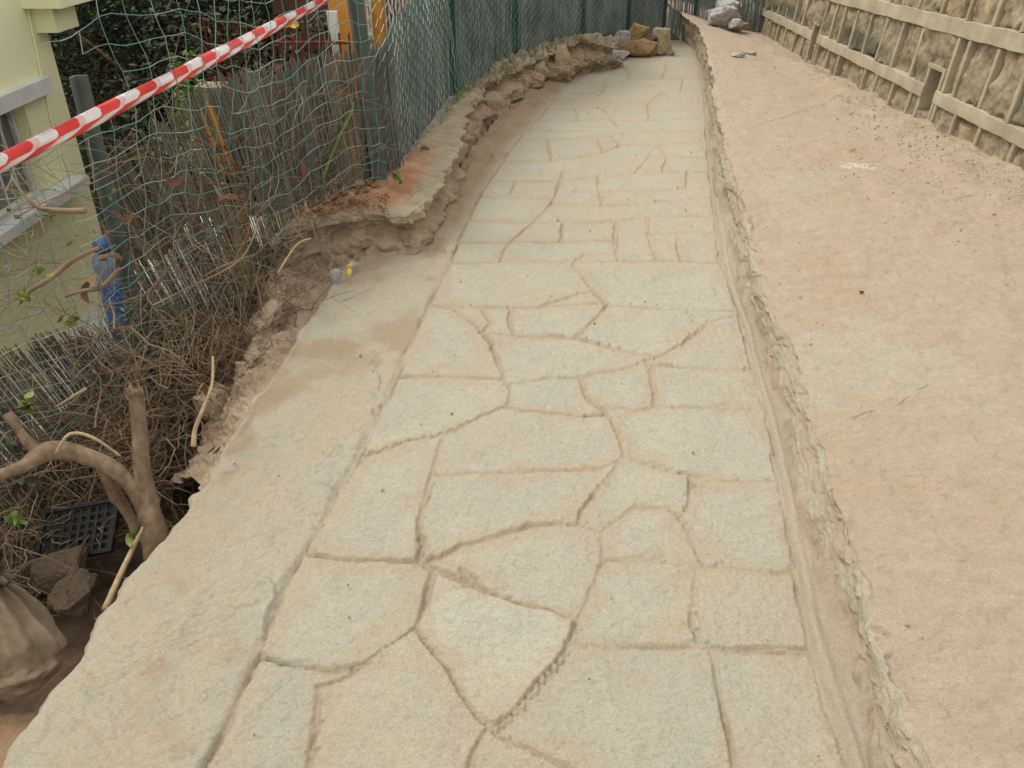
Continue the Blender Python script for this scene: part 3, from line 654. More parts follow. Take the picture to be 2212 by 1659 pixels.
# collapsed earth slope between the path edge and the garden below
A_ = [P(905,500,.0), P(880,535,-.01), P(800,562,-.01), P(745,575,-.015), P(700,645,-.03), P(640,742,-.04), P(585,822,-.05), P(532,902,-.06), P(480,980,-.08), P(435,1060,-.1)]
B_ = [P(900,480,.06), P(860,500,.07), P(780,525,.04), P(700,560,.0), P(665,640,-.10), P(610,735,-.14), P(560,815,-.16), P(510,890,-.18), P(462,970,-.25), P(418,1055,-.3)]
C_ = [P(893,468,.13), P(830,470,.12), P(760,478,.1), P(650,520,.04), P(612,620,.0), P(560,720,-.04), P(528,800,-.09), P(486,880,-.2), P(440,965,-.32), P(395,1055,-.4)]
D_ = [P(860,463,.14), P(800,462,.14), P(700,470,.13), P(610,510,.1), P(585,600,-.02), P(535,700,-.14), P(508,790,-.22), P(465,880,-.34), P(420,965,-.45), P(370,1055,-.5)]
E_ = [Vector((p.x-.15, p.y+.1, -.3)) for p in D_[:4]]+[Vector((p.x-.12, p.y, -.6)) for p in D_[4:]]
E_[0] = Vector((D_[0].x-.1, D_[0].y+.15, 0))
A_ = [p-Vector((0, 0, .025)) if i > 2 else p for i, p in enumerate(A_)]; B_ = [p+Vector((0, 0, .06)) if i > 3 else p for i, p in enumerate(B_)]; C_ = [p+Vector((0, 0, .02)) for p in C_]
patch('earth_slope', [A_, B_, C_, D_, E_], 190, 420, .046, M['bankearth'], 401)

def build_ground():
    # garden ground below the path: one sheet, fine near the camera
    xs = np.concatenate([-4-np.geomspace(1, 200, 20)[::-1], np.linspace(-4, .2, 190), .2+np.geomspace(.5, 60, 12)])
    ys = np.concatenate([np.linspace(-12, .2, 12), np.linspace(.3, 5.4, 210), 5.4+np.geomspace(.15, 250, 34)])
    YY, XX = np.meshgrid(ys, xs, indexing='ij')
    sh = P(120, 1335, -.17); 
    Z = -.62+.05*fbm(XX*3, YY*3, s=501, o=5)
    l0 = L0(np.clip(YY, .6, 10))
    Z = Z+.30*ss(.5, .0, l0-XX)*ss(4, 3.5, YY)               # soil leaning on the path foundation
    shelf = ss(sh.y+.05, sh.y-.05, YY+.05*fbm(XX*5, YY*5, s=502))
    Z = Z*(1-shelf)+shelf*(-.17-.05*ss(0, 1, l0-XX)+.012*fbm(XX*9, YY*9, s=503, o=5))
    Z = Z-1.9*ss(-2.0, -3.6, XX)*ss(.5, 1.5, YY)             # falls away towards the house
    Z = Z-1.9*ss(-1.6, -2.8, XX-.28*(YY-3))*ss(4.5, 6, YY)*ss(-3.6, -2.0, XX)*.6
    Z = np.where(XX > l0+.0, np.minimum(Z, -.62), Z)
    Z = np.minimum(Z, -.6-.95*ss(-1.4, -1.9, XX)*ss(4.9, 5.7, YY))
    o = grid_mesh('ground', XX, YY, Z, M['groundmix'], dict(dry=shelf)); props(o, kind='structure')
t = NT("garden ground", .95); n1 = t.noise(10, 8, .65); fine = t.noise(100, 5, .8)
c = t.ramp(n1, [(.3, (.05, .035, .022)), (.5, (.11, .07, .045)), (.72, (.19, .13, .08))])
c = t.mix(t.attr('dry'), c, t.ramp(n1, [(.3, (.24, .14, .075)), (.5, (.33, .21, .12)), (.7, (.41, .29, .18))]))
c = t.mix(t.math('MULTIPLY', t.ramp(fine, [(.3, 1.), (.5, 0.)]), .5), c, (.07, .045, .03))
b = t.bump(t.noise(30, 6, .75), .6, .012); t.bump(fine, .5, .004, b); t.col(c); M['groundmix'] = t.m
build_ground()

# ------------------------------------------------------------------ rocks
def rock_mesh(seed, flat=.7, ang=18, sub=3, amp=.075):
    r = random.Random(seed); bm = bmesh.new()
    for _ in range(ang):
        v = Vector((r.gauss(0, 1), r.gauss(0, 1), r.gauss(0, 1))).normalized(); v = v*r.uniform(.8, 1.05)
        v = Vector((max(-.72, min(.72, v.x))/.72, max(-.72, min(.72, v.y))/.72, max(-.6, min(.6, v.z))/.6*flat)); bm.verts.new(v)
    h = bmesh.ops.convex_hull(bm, input=bm.verts[:])
    for v in [v for v in bm.verts if not v.link_faces]: bm.verts.remove(v)
    bmesh.ops.bevel(bm, geom=bm.edges[:], offset=.10, segments=2, profile=.6, affect='EDGES', clamp_overlap=True)
    bmesh.ops.triangulate(bm, faces=bm.faces[:])
    for _ in range(sub):
        bmesh.ops.subdivide_edges(bm, edges=[e for e in bm.edges if e.calc_length() > .11], cuts=1)
        bmesh.ops.triangulate(bm, faces=bm.faces[:])
    bmesh.ops.triangulate(bm, faces=bm.faces[:])
    co = np.array([v.co[:] for v in bm.verts]); n = fbm(co[:, 0]*2.2+seed, co[:, 1]*2.2, co[:, 2]*2.2, s=seed, o=6, g=.6)+.3*terr(fbm(co[:, 0]*1.5, co[:, 1]*1.5, co[:, 2]*3, s=seed+3, o=3)*2, .2)
    bm.normal_update()
    for v, k in zip(bm.verts, n): v.co += v.normal*float(k)*amp
    me = bpy.data.meshes.new('stone'); bm.to_mesh(me); bm.free(); return me
def rock(seed, px, py, z, size, m, label, group=None, name='stone', rz=0., flat=.7, cat='stone', tilt=0., bench=False, Y=None):
    me = rock_mesh(seed, flat); o = link(name, me, M[m], smooth=False)
    c = (benchpt(px, py)+Vector((0, 0, z+size[2]*.3))) if bench else (Q(px, py, Y) if Y else P(px, py, z)); o.location = c; o.scale = (size[0]/2, size[1]/2, size[2]/2/flat); o.rotation_euler = (tilt, 0, rz)
    return props(o, label, cat, group)
G1 = 'stones heaped at the far end of the path'
YH = P(1375, 112, .05).y
rock(1, 1372, 103, .10, (.46, .22, .19), 'rockbrown', 'long rust brown stone at the bottom of the far heap', G1, rz=-.1, Y=YH)
rock(2, 1343, 81, .27, (.25, .18, .16), 'rockgrey', 'grey block on the left end of the far stone heap', G1, rz=.1, Y=YH+.16)
rock(3, 1378, 72, .34, (.24, .16, .20), 'rockyellow', 'pointed yellowish stone on top of the far heap', G1, rz=.5, flat=.9, Y=YH+.20)
rock(4, 1428, 88, .22, (.24, .18, .25), 'rocktan', 'upright pale stone on the right of the far heap', G1, rz=.2, Y=YH+.12)
rock(5, 1403, 93, .24, (.22, .2, .17), 'rockdark', 'dark brown stone wedged in the middle of the far heap', G1, rz=.9, Y=YH+.14)
rock(6, 1334, 118, .05, (.24, .2, .11), 'rockgrey', 'flat grey stone lying left in front of the far heap', G1, rz=.3)
rock(7, 1313, 121, .03, (.09, .08, .06), 'rockgrey', 'small dark stone left of the far heap', G1, rz=.3)
rock(8, 1445, 113, .03, (.12, .1, .06), 'rocktan', 'small pale stone at the right foot of the far heap', G1, rz=.3)
G2 = 'grey stones stacked by the wall'
rock(11, 1572, 66, .0, (.44, .34, .13), 'rocktan', 'broad flat tan slab under the grey stones by the wall', G2, rz=.1, bench=True)
rock(12, 1560, 64, .09, (.34, .28, .20), 'rockgrey', 'large grey stone in the stack by the wall', G2, rz=.5, bench=True)
rock(13, 1592, 60, .10, (.28, .24, .22), 'rockgrey', 'grey stone on the right of the stack by the wall', G2, rz=1.2, bench=True)
rock(14, 1566, 62, .22, (.26, .2, .09), 'rockgrey', 'pale topmost stone of the stack by the wall', G2, rz=.2, bench=True)
rock(15, 1585, 74, .07, (.16, .14, .1), 'rockgrey', 'small grey wedge stone in the front of the stack by the wall', G2, rz=.7, bench=True)
G3 = 'stone chips on the sandy bench'
rock(16, 1592, 124, .0, (.14, .08, .05), 'rockgrey', 'grey chip lying on the bench, left of two', G3, rz=.5, bench=True)
rock(17, 1618, 119, .0, (.13, .07, .04), 'rockgrey', 'grey chip lying on the bench, right of two', G3, rz=-.1, bench=True)
rock(21, 727, 600, .02, (.065, .06, .07), 'rockgrey', 'small pale grey block in the broken earth beside the yellow leaf', rz=.2)
rock(22, 760, 571, .03, (.05, .04, .03), 'rockgrey', 'small round grey stone above the yellow leaf', rz=.2)
rock(24, 680, 500, .10, (.12, .12, .12), 'rocktan', 'pale stone stuck in the earth under the broken ledge', rz=.2)
rock(25, 1212, 130, .2, (.16, .14, .26), 'rocktan', 'upright yellowish stone set in the far rubble kerb', rz=.3, flat=.9)
rock(26, 1068, 232, .06, (.20, .22, .24), 'rocktan', 'big rounded stone bulging from the rubble kerb', rz=.3)
rock(27, 1160, 160, .12, (.22, .2, .22), 'rocktan', 'lumpy stone midway along the rubble kerb', rz=1.3)
rock(28, 1128, 180, .10, (.18, .2, .2), 'rocktan', 'rough stone in the kerb nearer than the lumpy one', rz=2.3)
rock(29, 1270, 100, .22, (.2, .2, .2), 'rocktan', 'last rough stone at the far end of the kerb', rz=.7)
rock(31, 130, 1235, -.45, (.20, .16, .12), 'rockdark', 'half buried brown rock in the dark hollow below the path', rz=.4)
rock(32, 45, 1240, -.52, (.22, .2, .12), 'rockdark', 'flat rock at the left edge of the dark hollow', rz=.1)
rock(33, 160, 1285, -.42, (.16, .14, .12), 'rockdark', 'rounded rock just above the dirt shelf', rz=1.4)
rock(34, 465, 870, -.20, (.16, .16, .12), 'rocktan', 'brown stone poking out of the bank under the path edge', rz=1.1)
rock(35, 282, 1405, -.16, (.04, .03, .025), 'rocktan', 'tiny tan stone on the dirt shelf beside the path edge', rz=.8)
rock(36, 1222, 171, .02, (.05, .04, .035), 'white', 'small white chip lying in the dirt by the kerb', rz=.8, cat='chip')
rock(37, 1860, 632, .0, (.016, .02, .012), 'rust', 'tiny dark pebble on the bench', rz=.8, cat='pebble', bench=True)
# orange brown pebbles on the clay near the post
proto = rock_mesh(50, .8); proto2 = rock_mesh(51, .7)
gp = 'loose stones on the red clay by the fence post'
names = ['reddish brown', 'dusty orange', 'grey brown', 'dark brown', 'pale tan']
spots = [(757,398,.055),(776,399,.06),(797,396,.05),(702,452,.05),(717,459,.03),(737,436,.035),(760,433,.04),(780,431,.03),(722,425,.045),(745,417,.04),(790,412,.035),(683,452,.03),(700,436,.03),(812,400,.04),(772,416,.03)]
where = ['leftmost of the three beside the post foot','middle of the three beside the post foot','closest to the post foot','largest at the left end of the clay','under the large one at the left end','left of the middle of the clay','in the middle of the clay','right of the middle of the clay','against the reeds above the large one','between the reeds and the clay','just below the post foot','outermost at the left tip of the clay','second from the left tip of the clay','touching the dark steel post','above the middle of the clay']
for i, (x, y, sz) in enumerate(spots):
    o = bpy.data.objects.new('pebble', proto if i % 2 else proto2); COL.objects.link(o)
    o.location = P(x, y, .225+sz*.25); o.scale = (sz*.55, sz*.45, sz*.42); o.rotation_euler = (rng.uniform(-.4, .4), rng.uniform(-.4, .4), rng.uniform(0, 6))
    props(o, 'small %s stone %s' % (names[i % 5], where[i]), 'pebble', gp)
proto.materials.append(M['rockbrown']); proto2.materials.append(M['clay'])
# loose grit (uncountable)
def grit(name, pts, m, s0, s1):
    mb = MB()
    for p in pts:
        s = rng.uniform(s0, s1)*(1 if rng.random() < .85 else 1.8); k = [Vector((rng.uniform(.5, 1), 0, 0)), Vector((0, rng.uniform(.5, 1), 0)), Vector((0, 0, rng.uniform(.4, .8)))]
        rot = Matrix.Rotation(rng.uniform(0, 6), 3, 'Z') @ Matrix.Rotation(rng.uniform(-.5, .5), 3, 'X')
        vs = [p+rot @ (q*s*sg) for q in k for sg in (1, -1)]
        mb.add(vs, [(0, 2, 4), (2, 1, 4), (1, 3, 4), (3, 0, 4), (2, 0, 5), (1, 2, 5), (3, 1, 5), (0, 3, 5)])
    o = mb.build(name, m); return props(o, kind='stuff')
pts = []
for _ in range(1500):
    Y = rng.uniform(2.6, 9); fx = abs(rng.gauss(0, .35)); X = float(XW(Y))-.06-fx
    if X > float(R3(Y))+.1: pts.append(Vector((X, Y, float(zwall(Y))+.012-fx*.05+.03*max(0, 1-fx))))
for _ in range(420):
    Y = rng.uniform(.9, 8); a, b = float(R3(Y))+.05, float(XW(Y)); f = rng.random(); pts.append(Vector((a+(b-a)*f, Y, float(ztop(Y))+.10*f+.006)))
o = grit('bench_grit', pts, M['rocktan'], .0025, .009); o['label'] = 'fine grit scattered over the sandy bench near the wall'; o['category'] = 'grit'
pts = []
for _ in range(260):
    Y = rng.uniform(4.0, 9.5); a, b = float(L0(Y)), float(L1(Y)); f = rng.random()**1.5; pts.append(Vector((a+(b-a)*f, Y, .035*(1-f)+.004)))
for _ in range(160):
    Y = rng.uniform(.9, 8); a, b = float(L0(Y)), float(R2(Y)); pts.append(Vector((a+(b-a)*rng.random(), Y, .009)))
o = grit('path_grit', pts, M['rockbrown'], .002, .007); o['label'] = 'dark crumbs of dirt scattered on the paving and its dirt edge'; o['category'] = 'grit'
pts = [P(rng.uniform(660, 840), rng.uniform(400, 465), .215) for _ in range(420)]
o = grit('clay_grit', pts, M['clay'], .004, .010); o['label'] = 'crumbled red clay heaped around the fence post foot'; o['category'] = 'rubble'

# ------------------------------------------------------------------ fences
P1 = P(825, 400, .2); P1.z = 0                         # near steel post foot
SLP = .56
dirL = Vector((-SLP, -1, 0)).normalized()
def FL(s, z=0., off=0.):                                # left fence line, s metres nearer than post 1; off>0 towards the garden
    n = Vector((-dirL.y, dirL.x, 0))*-1                 # towards -X
    return Vector((P1.x, P1.y, z))+dirL*s+Vector((-1, SLP, 0)).normalized()*off
nL = Vector((1, -SLP, 0)).normalized()
def lh(px, py, off=0.):                                 # pixel -> (s, z) on that line's plane
    p = hit(px, py, FL(0, 0, off), nL); return (p-FL(0, 0, off)).dot(dirL), p.z
# right fence stations
fr = [P(825, 400, .2), P(872, 366, .22), P(985, 212, .25), P(1112, 132, .29), P(1262, 74, .33), P(1340, 70, .2), P(1440, 78, .05), P(1560, 92, .0), P(1680, 90, 0)]
frx = [Vector((p.x, p.y, 0)) for p in fr]; frz = [p.z for p in fr]
SL = [0]
for a, b in zip(frx[:-1], frx[1:]): SL.append(SL[-1]+(b-a).length)
def FR(s, z=0., off=0.):
    x = float(np.interp(s, SL, [p.x for p in frx])); y = float(np.interp(s, SL, [p.y for p in frx])); zb = float(np.interp(s, SL, frz))
    i = max(0, min(len(SL)-2, int(np.searchsorted(SL, s))-1)); d = (frx[i+1]-frx[i]).normalized(); n = Vector((-d.y, d.x, 0))
    return Vector((x, y, zb+z))+n*off
print('fence', [tuple(round(v, 2) for v in p) for p in frx], [round(s, 2) for s in SL])

# chain link along the ledge
cf = empty('chain_link_fence', tuple(P1)); props(cf, 'green chain link fence on steel posts running beside the path', 'fence')
wm = MB(); cell = .058
NS = int(SL[-1]/cell*1.0)
def bulge(s, z): return .02*math.sin(s*3+z*2)+.012*math.sin(s*9+z*5)
k = 0
s = 0.0
H = 1.75
while s < SL[-1]-.05:
    st = cell; pts = []
    nz_ = int(H/.035)
    for j in range(nz_+1):
        side = (1 if j % 2 == (k % 2) else 0)
        zz = .01+j*.035
        if s > SL[5]: zz = .02+j*.035
        p = FR(s+side*st, zz, bulge(s, zz)+(.006 if side else -.006)+.0)
        p += Vector((rng.gauss(0, .003), 0, rng.gauss(0, .003)))
        pts.append(p)
    # smooth zigzag a little: double points
    rr = .0018
    wm.tube(pts, rr, 3, False, mi=(1 if rng.random() < .45 else 0)); s += st; k += 1
wm.build('wire_mesh', [M['wire'], M['wirepale']], cf)
def lpost(base, top, w, m, name='post'):
    mb = MB(); base = Vector(base); top = Vector(top); ax = (top-base)/2; c = (top+base)/2
    mb.box(c+Vector((0, w*.42, 0)), (w/2, 0, 0), (0, w*.08, 0), ax); mb.box(c+Vector((-w*.42, -w*.08, 0)), (w*.08, 0, 0), (0, w*.42, 0), ax)
    return mb
p1t = Q(748, -20, P1.y-.0)
mb = lpost((P1.x, P1.y, .05), (p1t.x, p1t.y, 1.9), .068, None); mb.build('post', M['post'], cf)
for px, py in ((988, 208), (1120, 130), (1267, 72), (1363, 72), (1441, 80), (1500, 86)):
    i = min(range(400), key=lambda q: abs((lambda v: 1106+F*v.x/((v.y)*cp-(v.z-CH)*sp))(FR(SL[-1]*q/400, .2))-px))
    b = FR(SL[-1]*i/400, -.1, .03); mbp = lpost(b, b+Vector((0, 0, 1.95)), .045, None); mbp.build('post', M['postg'], cf)
# tension wires
tw = MB()
for zz in (.9, 1.5): tw.tube([FR(s, zz, .012) for s in np.linspace(0, SL[-1]-.1, 40)], .0018, 4)
tw.build('tension_wire', M['wire'], cf)

# reed screens
def reeds(name, fn, s0, s1, lo, hi, m, label, lean=0., rad=.0042, step=.0085, gap=0.0, layers=2):
    mb = MB(); s = s0
    while s < s1:
        for l in range(layers):
            if rng.random() < (gap(s) if callable(gap) else gap): continue
            a, b = lo(s), hi(s)
            if b-a < .05: continue
            b += rng.uniform(-.05, .03); n = 4; ln = (lean(s) if callable(lean) else lean)+rng.gauss(0, .02); bw = rng.gauss(0, .006)
            pts = []
            for k in range(n+1):
                f = k/n; z = a+(b-a)*f; pts.append(fn(s+ln*(z-a)+bw*math.sin(f*3.1), z, .05+l*.012+rng.gauss(0, .002)))
            mb.tube(pts, rad*rng.uniform(.7, 1.25), 4, False)
        s += step*rng.uniform(.7, 1.35)
    # binding wires
    o = mb.build(name, m); props(o, label, 'screen')
    return o
def toprl(s): return float(np.interp(s, [0, .5, 1., 2.0, 3, 4, SL[4]-.2, SL[4]+.4, SL[-1]], [.62, .72, .80, .95, 1.0, 1.1, 1.1, .75, .55]))
reeds('reed_screen', FR, 0.06, SL[-1]-.02, lambda s: -.02 if s < SL[5] else -.1, toprl, M['reedg'], 'grey green reed screen tied behind the chain link beside the path', lean=.0, rad=.0026, step=.0052, layers=2)
tl = [lh(x, y, .05) for x, y in ((745, 115), (640, 135), (560, 150), (480, 195), (400, 262), (330, 310), (318, 400), (312, 520), (306, 640), (290, 690), (200, 705), (130, 715), (50, 750), (-60, 800))]
tls = [a for a, b in tl]; tlz = [b for a, b in tl]
print('left reed top', [(round(a, 2), round(b, 2)) for a, b in tl])
lean_reed = lambda s: float(np.interp(s, [-.3, .4, 1.2, 3], [.10, .16, .30, .34]))
reeds('reed_screen', FL, -.35, 3.6, lambda s: -.72, lambda s: float(np.interp(s+lean_reed(s)*.7, tls, tlz)), M['reed'], 'brown broken reed screen leaning in the ravine left of the path', lean=lean_reed, rad=.0023, step=.0043, gap=lambda s: float(np.interp(s, [0, .6, .9, 1.5, 1.9], [.03, .08, .30, .28, .0])), layers=2)

# loose torn chain link on the left
lf = empty('torn_wire_fence', tuple(FL(1.9, 0))); props(lf, 'sagging torn green wire netting between two leaning steel posts', 'fence')
lm = MB(); cw = .082
def sag(s, z): return -.03-.05*math.sin(s*1.7)*(z > .3)-.03*math.sin(s*4+z*3)-.02*math.sin(z*7+s)
def node(i, j):
    # grid skewed as in the photo: "verticals" lean, "horizontals" drop towards the post
    s = i*cw+.012*math.sin(j*1.3+i)+.02*math.sin(i*.7+j*.4); z = -.15+j*cw+.05*math.sin(i*.45)+.012*math.sin(i*1.9+j)
    s = s-.10*(z-.5)
    return s, z
NI, NJ = 40, 24
sT = lh(165, 120, -.03)[0]; zT = lh(60, 300, -.03)[1]; print('torn', sT, zT)
def keep(i, j):
    s, z = node(i, j); p = FL(s, z, sag(s, z)); v = p-Vector((0, 0, CH)); dep = v.y*cp-v.z*sp
    px = 1106+F*v.x/dep
    if s > sT+.12*math.sin(j*1.7) and z > zT+.05*math.sin(i*2): return False
    if s < -.02: return False
    return True
for i in range(0, NI):
    for j in range(0, NJ):
        if not keep(i, j): continue
        for (di, dj) in ((1, 0), (0, 1)):
            if not keep(i+di, j+dj): continue
            if rng.random() < .02: continue
            s0_, z0_ = node(i, j); s1_, z1_ = node(i+di, j+dj); sm, zm = (s0_+s1_)/2, (z0_+z1_)/2
            a = FL(s0_, z0_, sag(s0_, z0_)); b = FL(s1_, z1_, sag(s1_, z1_)); m_ = (a+b)/2+Vector((rng.gauss(0, .002), rng.gauss(0, .004), rng.gauss(0, .004)))
            lm.tube([a, m_, b], (.0016), 3, False, mi=(1 if rng.random() < .35 else 0))
lm.build('wire_mesh', [M['wire'], M['wirepale']], lf)
s2, z2 = lh(232, 470, .02)
pt = FL(*lh(169, 165, .02), .02); pb = FL(*lh(318, 775, .02), .02); d_ = (pb-pt).normalized()
lpost(pb+d_*.7, pt+d_*-.0, .046, None).build('post', M['post'], lf)
# curling loose wires
for q in range(14):
    sx = rng.uniform(1.9, 2.5); zz = rng.uniform(.45, .85); c = FL(sx, zz, sag(sx, zz)); r0 = rng.uniform(.02, .05); a0 = rng.uniform(0, 6)
    lmq = [c+Vector((0, math.cos(a0+k*.55)*r0*(1+.12*k), math.sin(a0+k*.55)*r0*(1+.12*k))) for k in range(10)]
    cur = MB(); cur.tube(lmq, .0015, 3, False); cur.build('loose_wire', M['wire'], lf)

# ------------------------------------------------------------------ barrier tape
def build_tape():
    a = D(-260, 480, 1.95); b = D(712, -6, 4.17)
    n = 220; mb = []; us = []; vs_ = []
    side0 = None
    A = []; L = (b-a).length
    for k in range(n):
        f = k/(n-1); p = a.lerp(b, f); p.z -= .05*4*f*(1-f)*.15
        t = (b-a).normalized(); view = (p-Vector((0, 0, CH))).normalized(); up = Vector((0, 0, 1)); 
        sdv = (up-t*up.dot(t)).normalized(); nrm = t.cross(sdv)
        ang = .25*math.sin(f*7)+.12*math.sin(f*17); wv = sdv*math.cos(ang)+nrm*math.sin(ang)
        W = .062*(1-.28*f)
        for j in range(7):
            g = j/6-.5; fold = .006*(1-abs(g*2))+.002*math.sin(g*14+f*30)
            A.append(p+wv*g*W+nrm*fold); us.append(f*L); vs_.append(j/6)
    me = bpy.data.meshes.new('barrier_tape'); fs = [(k*7+j, k*7+j+1, (k+1)*7+j+1, (k+1)*7+j) for k in range(n-1) for j in range(6)]
    me.from_pydata([tuple(v) for v in A], [], fs)
    for nm, arr in (('tu', us), ('tv', vs_)):
        at = me.attributes.new(nm, 'FLOAT', 'POINT'); at.data.foreach_set('value', np.array(arr, np.float32))
    t = NT('printed tape', .45, .4); u = t.attr('tu'); v = t.attr('tv')
    per = .215
    low = t.math('LESS_THAN', v, .40)
    def fr(x): return t.math('FRACT', t.math('DIVIDE', x, per))
    uu = t.math('SUBTRACT', u, t.math('MULTIPLY', low, per*.62))
    # rounded block ends
    hv = t.math('ABSOLUTE', t.math('SUBTRACT', v, .68)); rnd = t.math('MULTIPLY', t.math('POWER', t.math('MULTIPLY', hv, 3.0), 2.5), .022)
    f1 = fr(t.math('ADD', uu, rnd))
    redm = t.math('LESS_THAN', f1, .48)
    pinkm = t.math('MULTIPLY', t.math('LESS_THAN', f1, .62), .35)
    mask = t.math('MAXIMUM', redm, pinkm)
    sh = t.ramp(t.noise(14, 4, .6), [(.3, (.70, .70, .70)), (.7, (.80, .79, .79))])
    red = t.ramp(t.noise(10, 4, .6), [(.3, (.62, .035, .035)), (.7, (.76, .07, .06))])
    c = t.mix(mask, sh, red)
    # small worn print near the upper edge of each white block
    pr = t.math('MULTIPLY', t.math('GREATER_THAN', v, .87), t.math('MULTIPLY', t.math('GREATER_THAN', t.math('FRACT', t.math('MULTIPLY', u, 75.)), .35), t.math('GREATER_THAN', f1, .70)))
    c = t.mix(t.math('MULTIPLY', pr, .6), c, (.62, .10, .12))
    t.bump(t.noise(20, 4, .6), .2, .003)
    o = link('barrier_tape', me, t.col(c)); s_ = o.modifiers.new('thickness', 'SOLIDIFY'); s_.thickness = .0006
    props(o, 'red and white striped plastic barrier tape stretched to the steel post', 'tape')
build_tape()

# ------------------------------------------------------------------ house below on the left
def build_house():
    HX = -4.0
    n = Vector((1, 0, 0)); A = Vector((HX, 0, 0))
    c = hit(165, 300, A, n); cy = c.y
    root = empty('house', (HX, cy, -2.5)); props(root, 'pale green plastered house with a white window surround below the path', 'house')
    def W(px, py): p = hit(px, py, A, n); return p.y, p.z
    (ya, za), (yb, zb) = W(-40, 250), W(50, 222)
    (yc, zc), (yd, zd) = W(-40, 500), W(50, 452)
    wy0, wy1 = ya-1.2, yb; zt = (za+zb)/2; zs = (zc+zd)/2
    mb = MB()
    def rect(y0, y1, z0, z1): mb.box((HX-.12, (y0+y1)/2, (z0+z1)/2), (.12, 0, 0), (0, (y1-y0)/2, 0), (0, 0, (z1-z0)/2))
    y0 = -3; y1 = cy
    rect(y0, wy0, -2.5, 2.6); rect(wy1, y1, -2.5, 2.6); rect(wy0, wy1, -2.5, zs); rect(wy0, wy1, zt, 2.6)
    mb.box((HX-2.2, y1-.12, 0.05), (1.96, 0, 0), (0, .12, 0), (0, 0, 2.55))
    mb.build('wall', M['housew'], root)
    wb = MB(); wb.box((HX-.16, (wy0+wy1)/2, (zt+zs)/2), (.02, 0, 0), (0, (wy1-wy0)/2, 0), (0, 0, (zt-zs)/2)); wf = wb.build('window', M['glass'], root)
    fb = MB()
    for yy in (wy0+.03, (wy0+wy1)/2, wy1-.03): fb.box((HX-.12, yy, (zt+zs)/2), (.018, 0, 0), (0, .025, 0), (0, 0, (zt-zs)/2))
    for yy in np.linspace(wy0+.1, wy1-.1, 9): fb.box((HX-.07, yy, (zt+zs)/2), (.006, 0, 0), (0, .006, 0), (0, 0, (zt-zs)/2))
    ob = fb.build('window_frame', M['white'], None); ob.parent = wf; 
    sb = MB(); sb.box((HX+.05, (wy0+wy1)/2, zs-.04), (.11, 0, 0), (0, (wy1-wy0)/2+.42, 0), (0, 0, .04)); ob = sb.build('sill', M['white'], root)
    sb = MB(); sb.box((HX+.03, (wy0+wy1)/2, zt+.06), (.06, 0, 0), (0, (wy1-wy0)/2+.36, 0), (0, 0, .06)); sb.build('lintel', M['white'], root)
    # eaves cornice
    (ye, ze) = W(108, 62)
    cb = MB(); cb.box((HX-.9, y1+.02, ze+.10), (1.08, 0, 0), (0, .20, 0), (0, 0, .10)); cb.box((HX-.9, y1+.04, ze+.34), (1.22, 0, 0), (0, .34, 0), (0, 0, .14))
    cb.build('cornice', M['housew'], root)
    (yf, zf) = W(230, 640)
    tb = MB(); tb.box((HX+.28, (y0+cy)/2+.3, zf-.06), (.30, 0, 0), (0, (cy-y0)/2+.3, 0), (0, 0, .10)); tb.build('plinth', M['white'], root)
    pts = [hit(px, py, Vector((HX+.012, 0, 0)), n) for px, py in ((60, 20), (68, 60), (78, 110), (90, 170), (100, 215), (118, 290), (140, 380), (160, 470))]
    mb = MB(); mb.tube(pts, .007, 5); mb.build('cable', M['housew'], root)
    return root
build_house()
mb = MB(); mb.box((-2.55, 6.95, -1.25), (.52, 0, 0), (-.1, .9, 0), (0, 0, .05)); props(mb.build('terrace', M['white']), kind='structure')
# blue bottle standing on the plinth side
def lathe(prof, n=20):
    vs = []; fs = []
    for (r, z) in prof:
        for k in range(n): a = 2*math.pi*k/n; vs.append(Vector((r*math.cos(a), r*math.sin(a), z)))
    for i in range(len(prof)-1):
        for k in range(n): fs.append((i*n+k, i*n+(k+1) % n, (i+1)*n+(k+1) % n, (i+1)*n+k))
    fs.append(tuple(range(n))[::-1]); fs.append(tuple((len(prof)-1)*n+k for k in range(n)))
    return vs, fs
bt = Q(226, 470, 6.3); bb_ = Q(262, 690, 5.9); bx = empty('gas_bottle', (bb_.x, bb_.y, bt.z-1.05)); props(bx, 'tall blue bottle with a pale band standing behind the leaning post by the house', 'bottle')
def part_lathe(nm, prof, m, root, ofs):
    vs, fs = lathe(prof); mb = MB(); mb.add([v+Vector(root.location)+Vector(ofs) for v in vs], fs); return mb.build(nm, m, root, True)
part_lathe('body', [(.09, 0), (.10, .02), (.10, .68), (.096, .72)], M['blue'], bx, (0, 0, 0))
part_lathe('shoulder', [(.096, .72), (.10, .74), (.10, .82), (.088, .88), (.055, .93)], M['bluepale'], bx, (0, 0, 0))
part_lathe('cap', [(.06, .925), (.06, .99), (.048, 1.02), (.024, 1.03)], M['blue'], bx, (0, 0, 0))

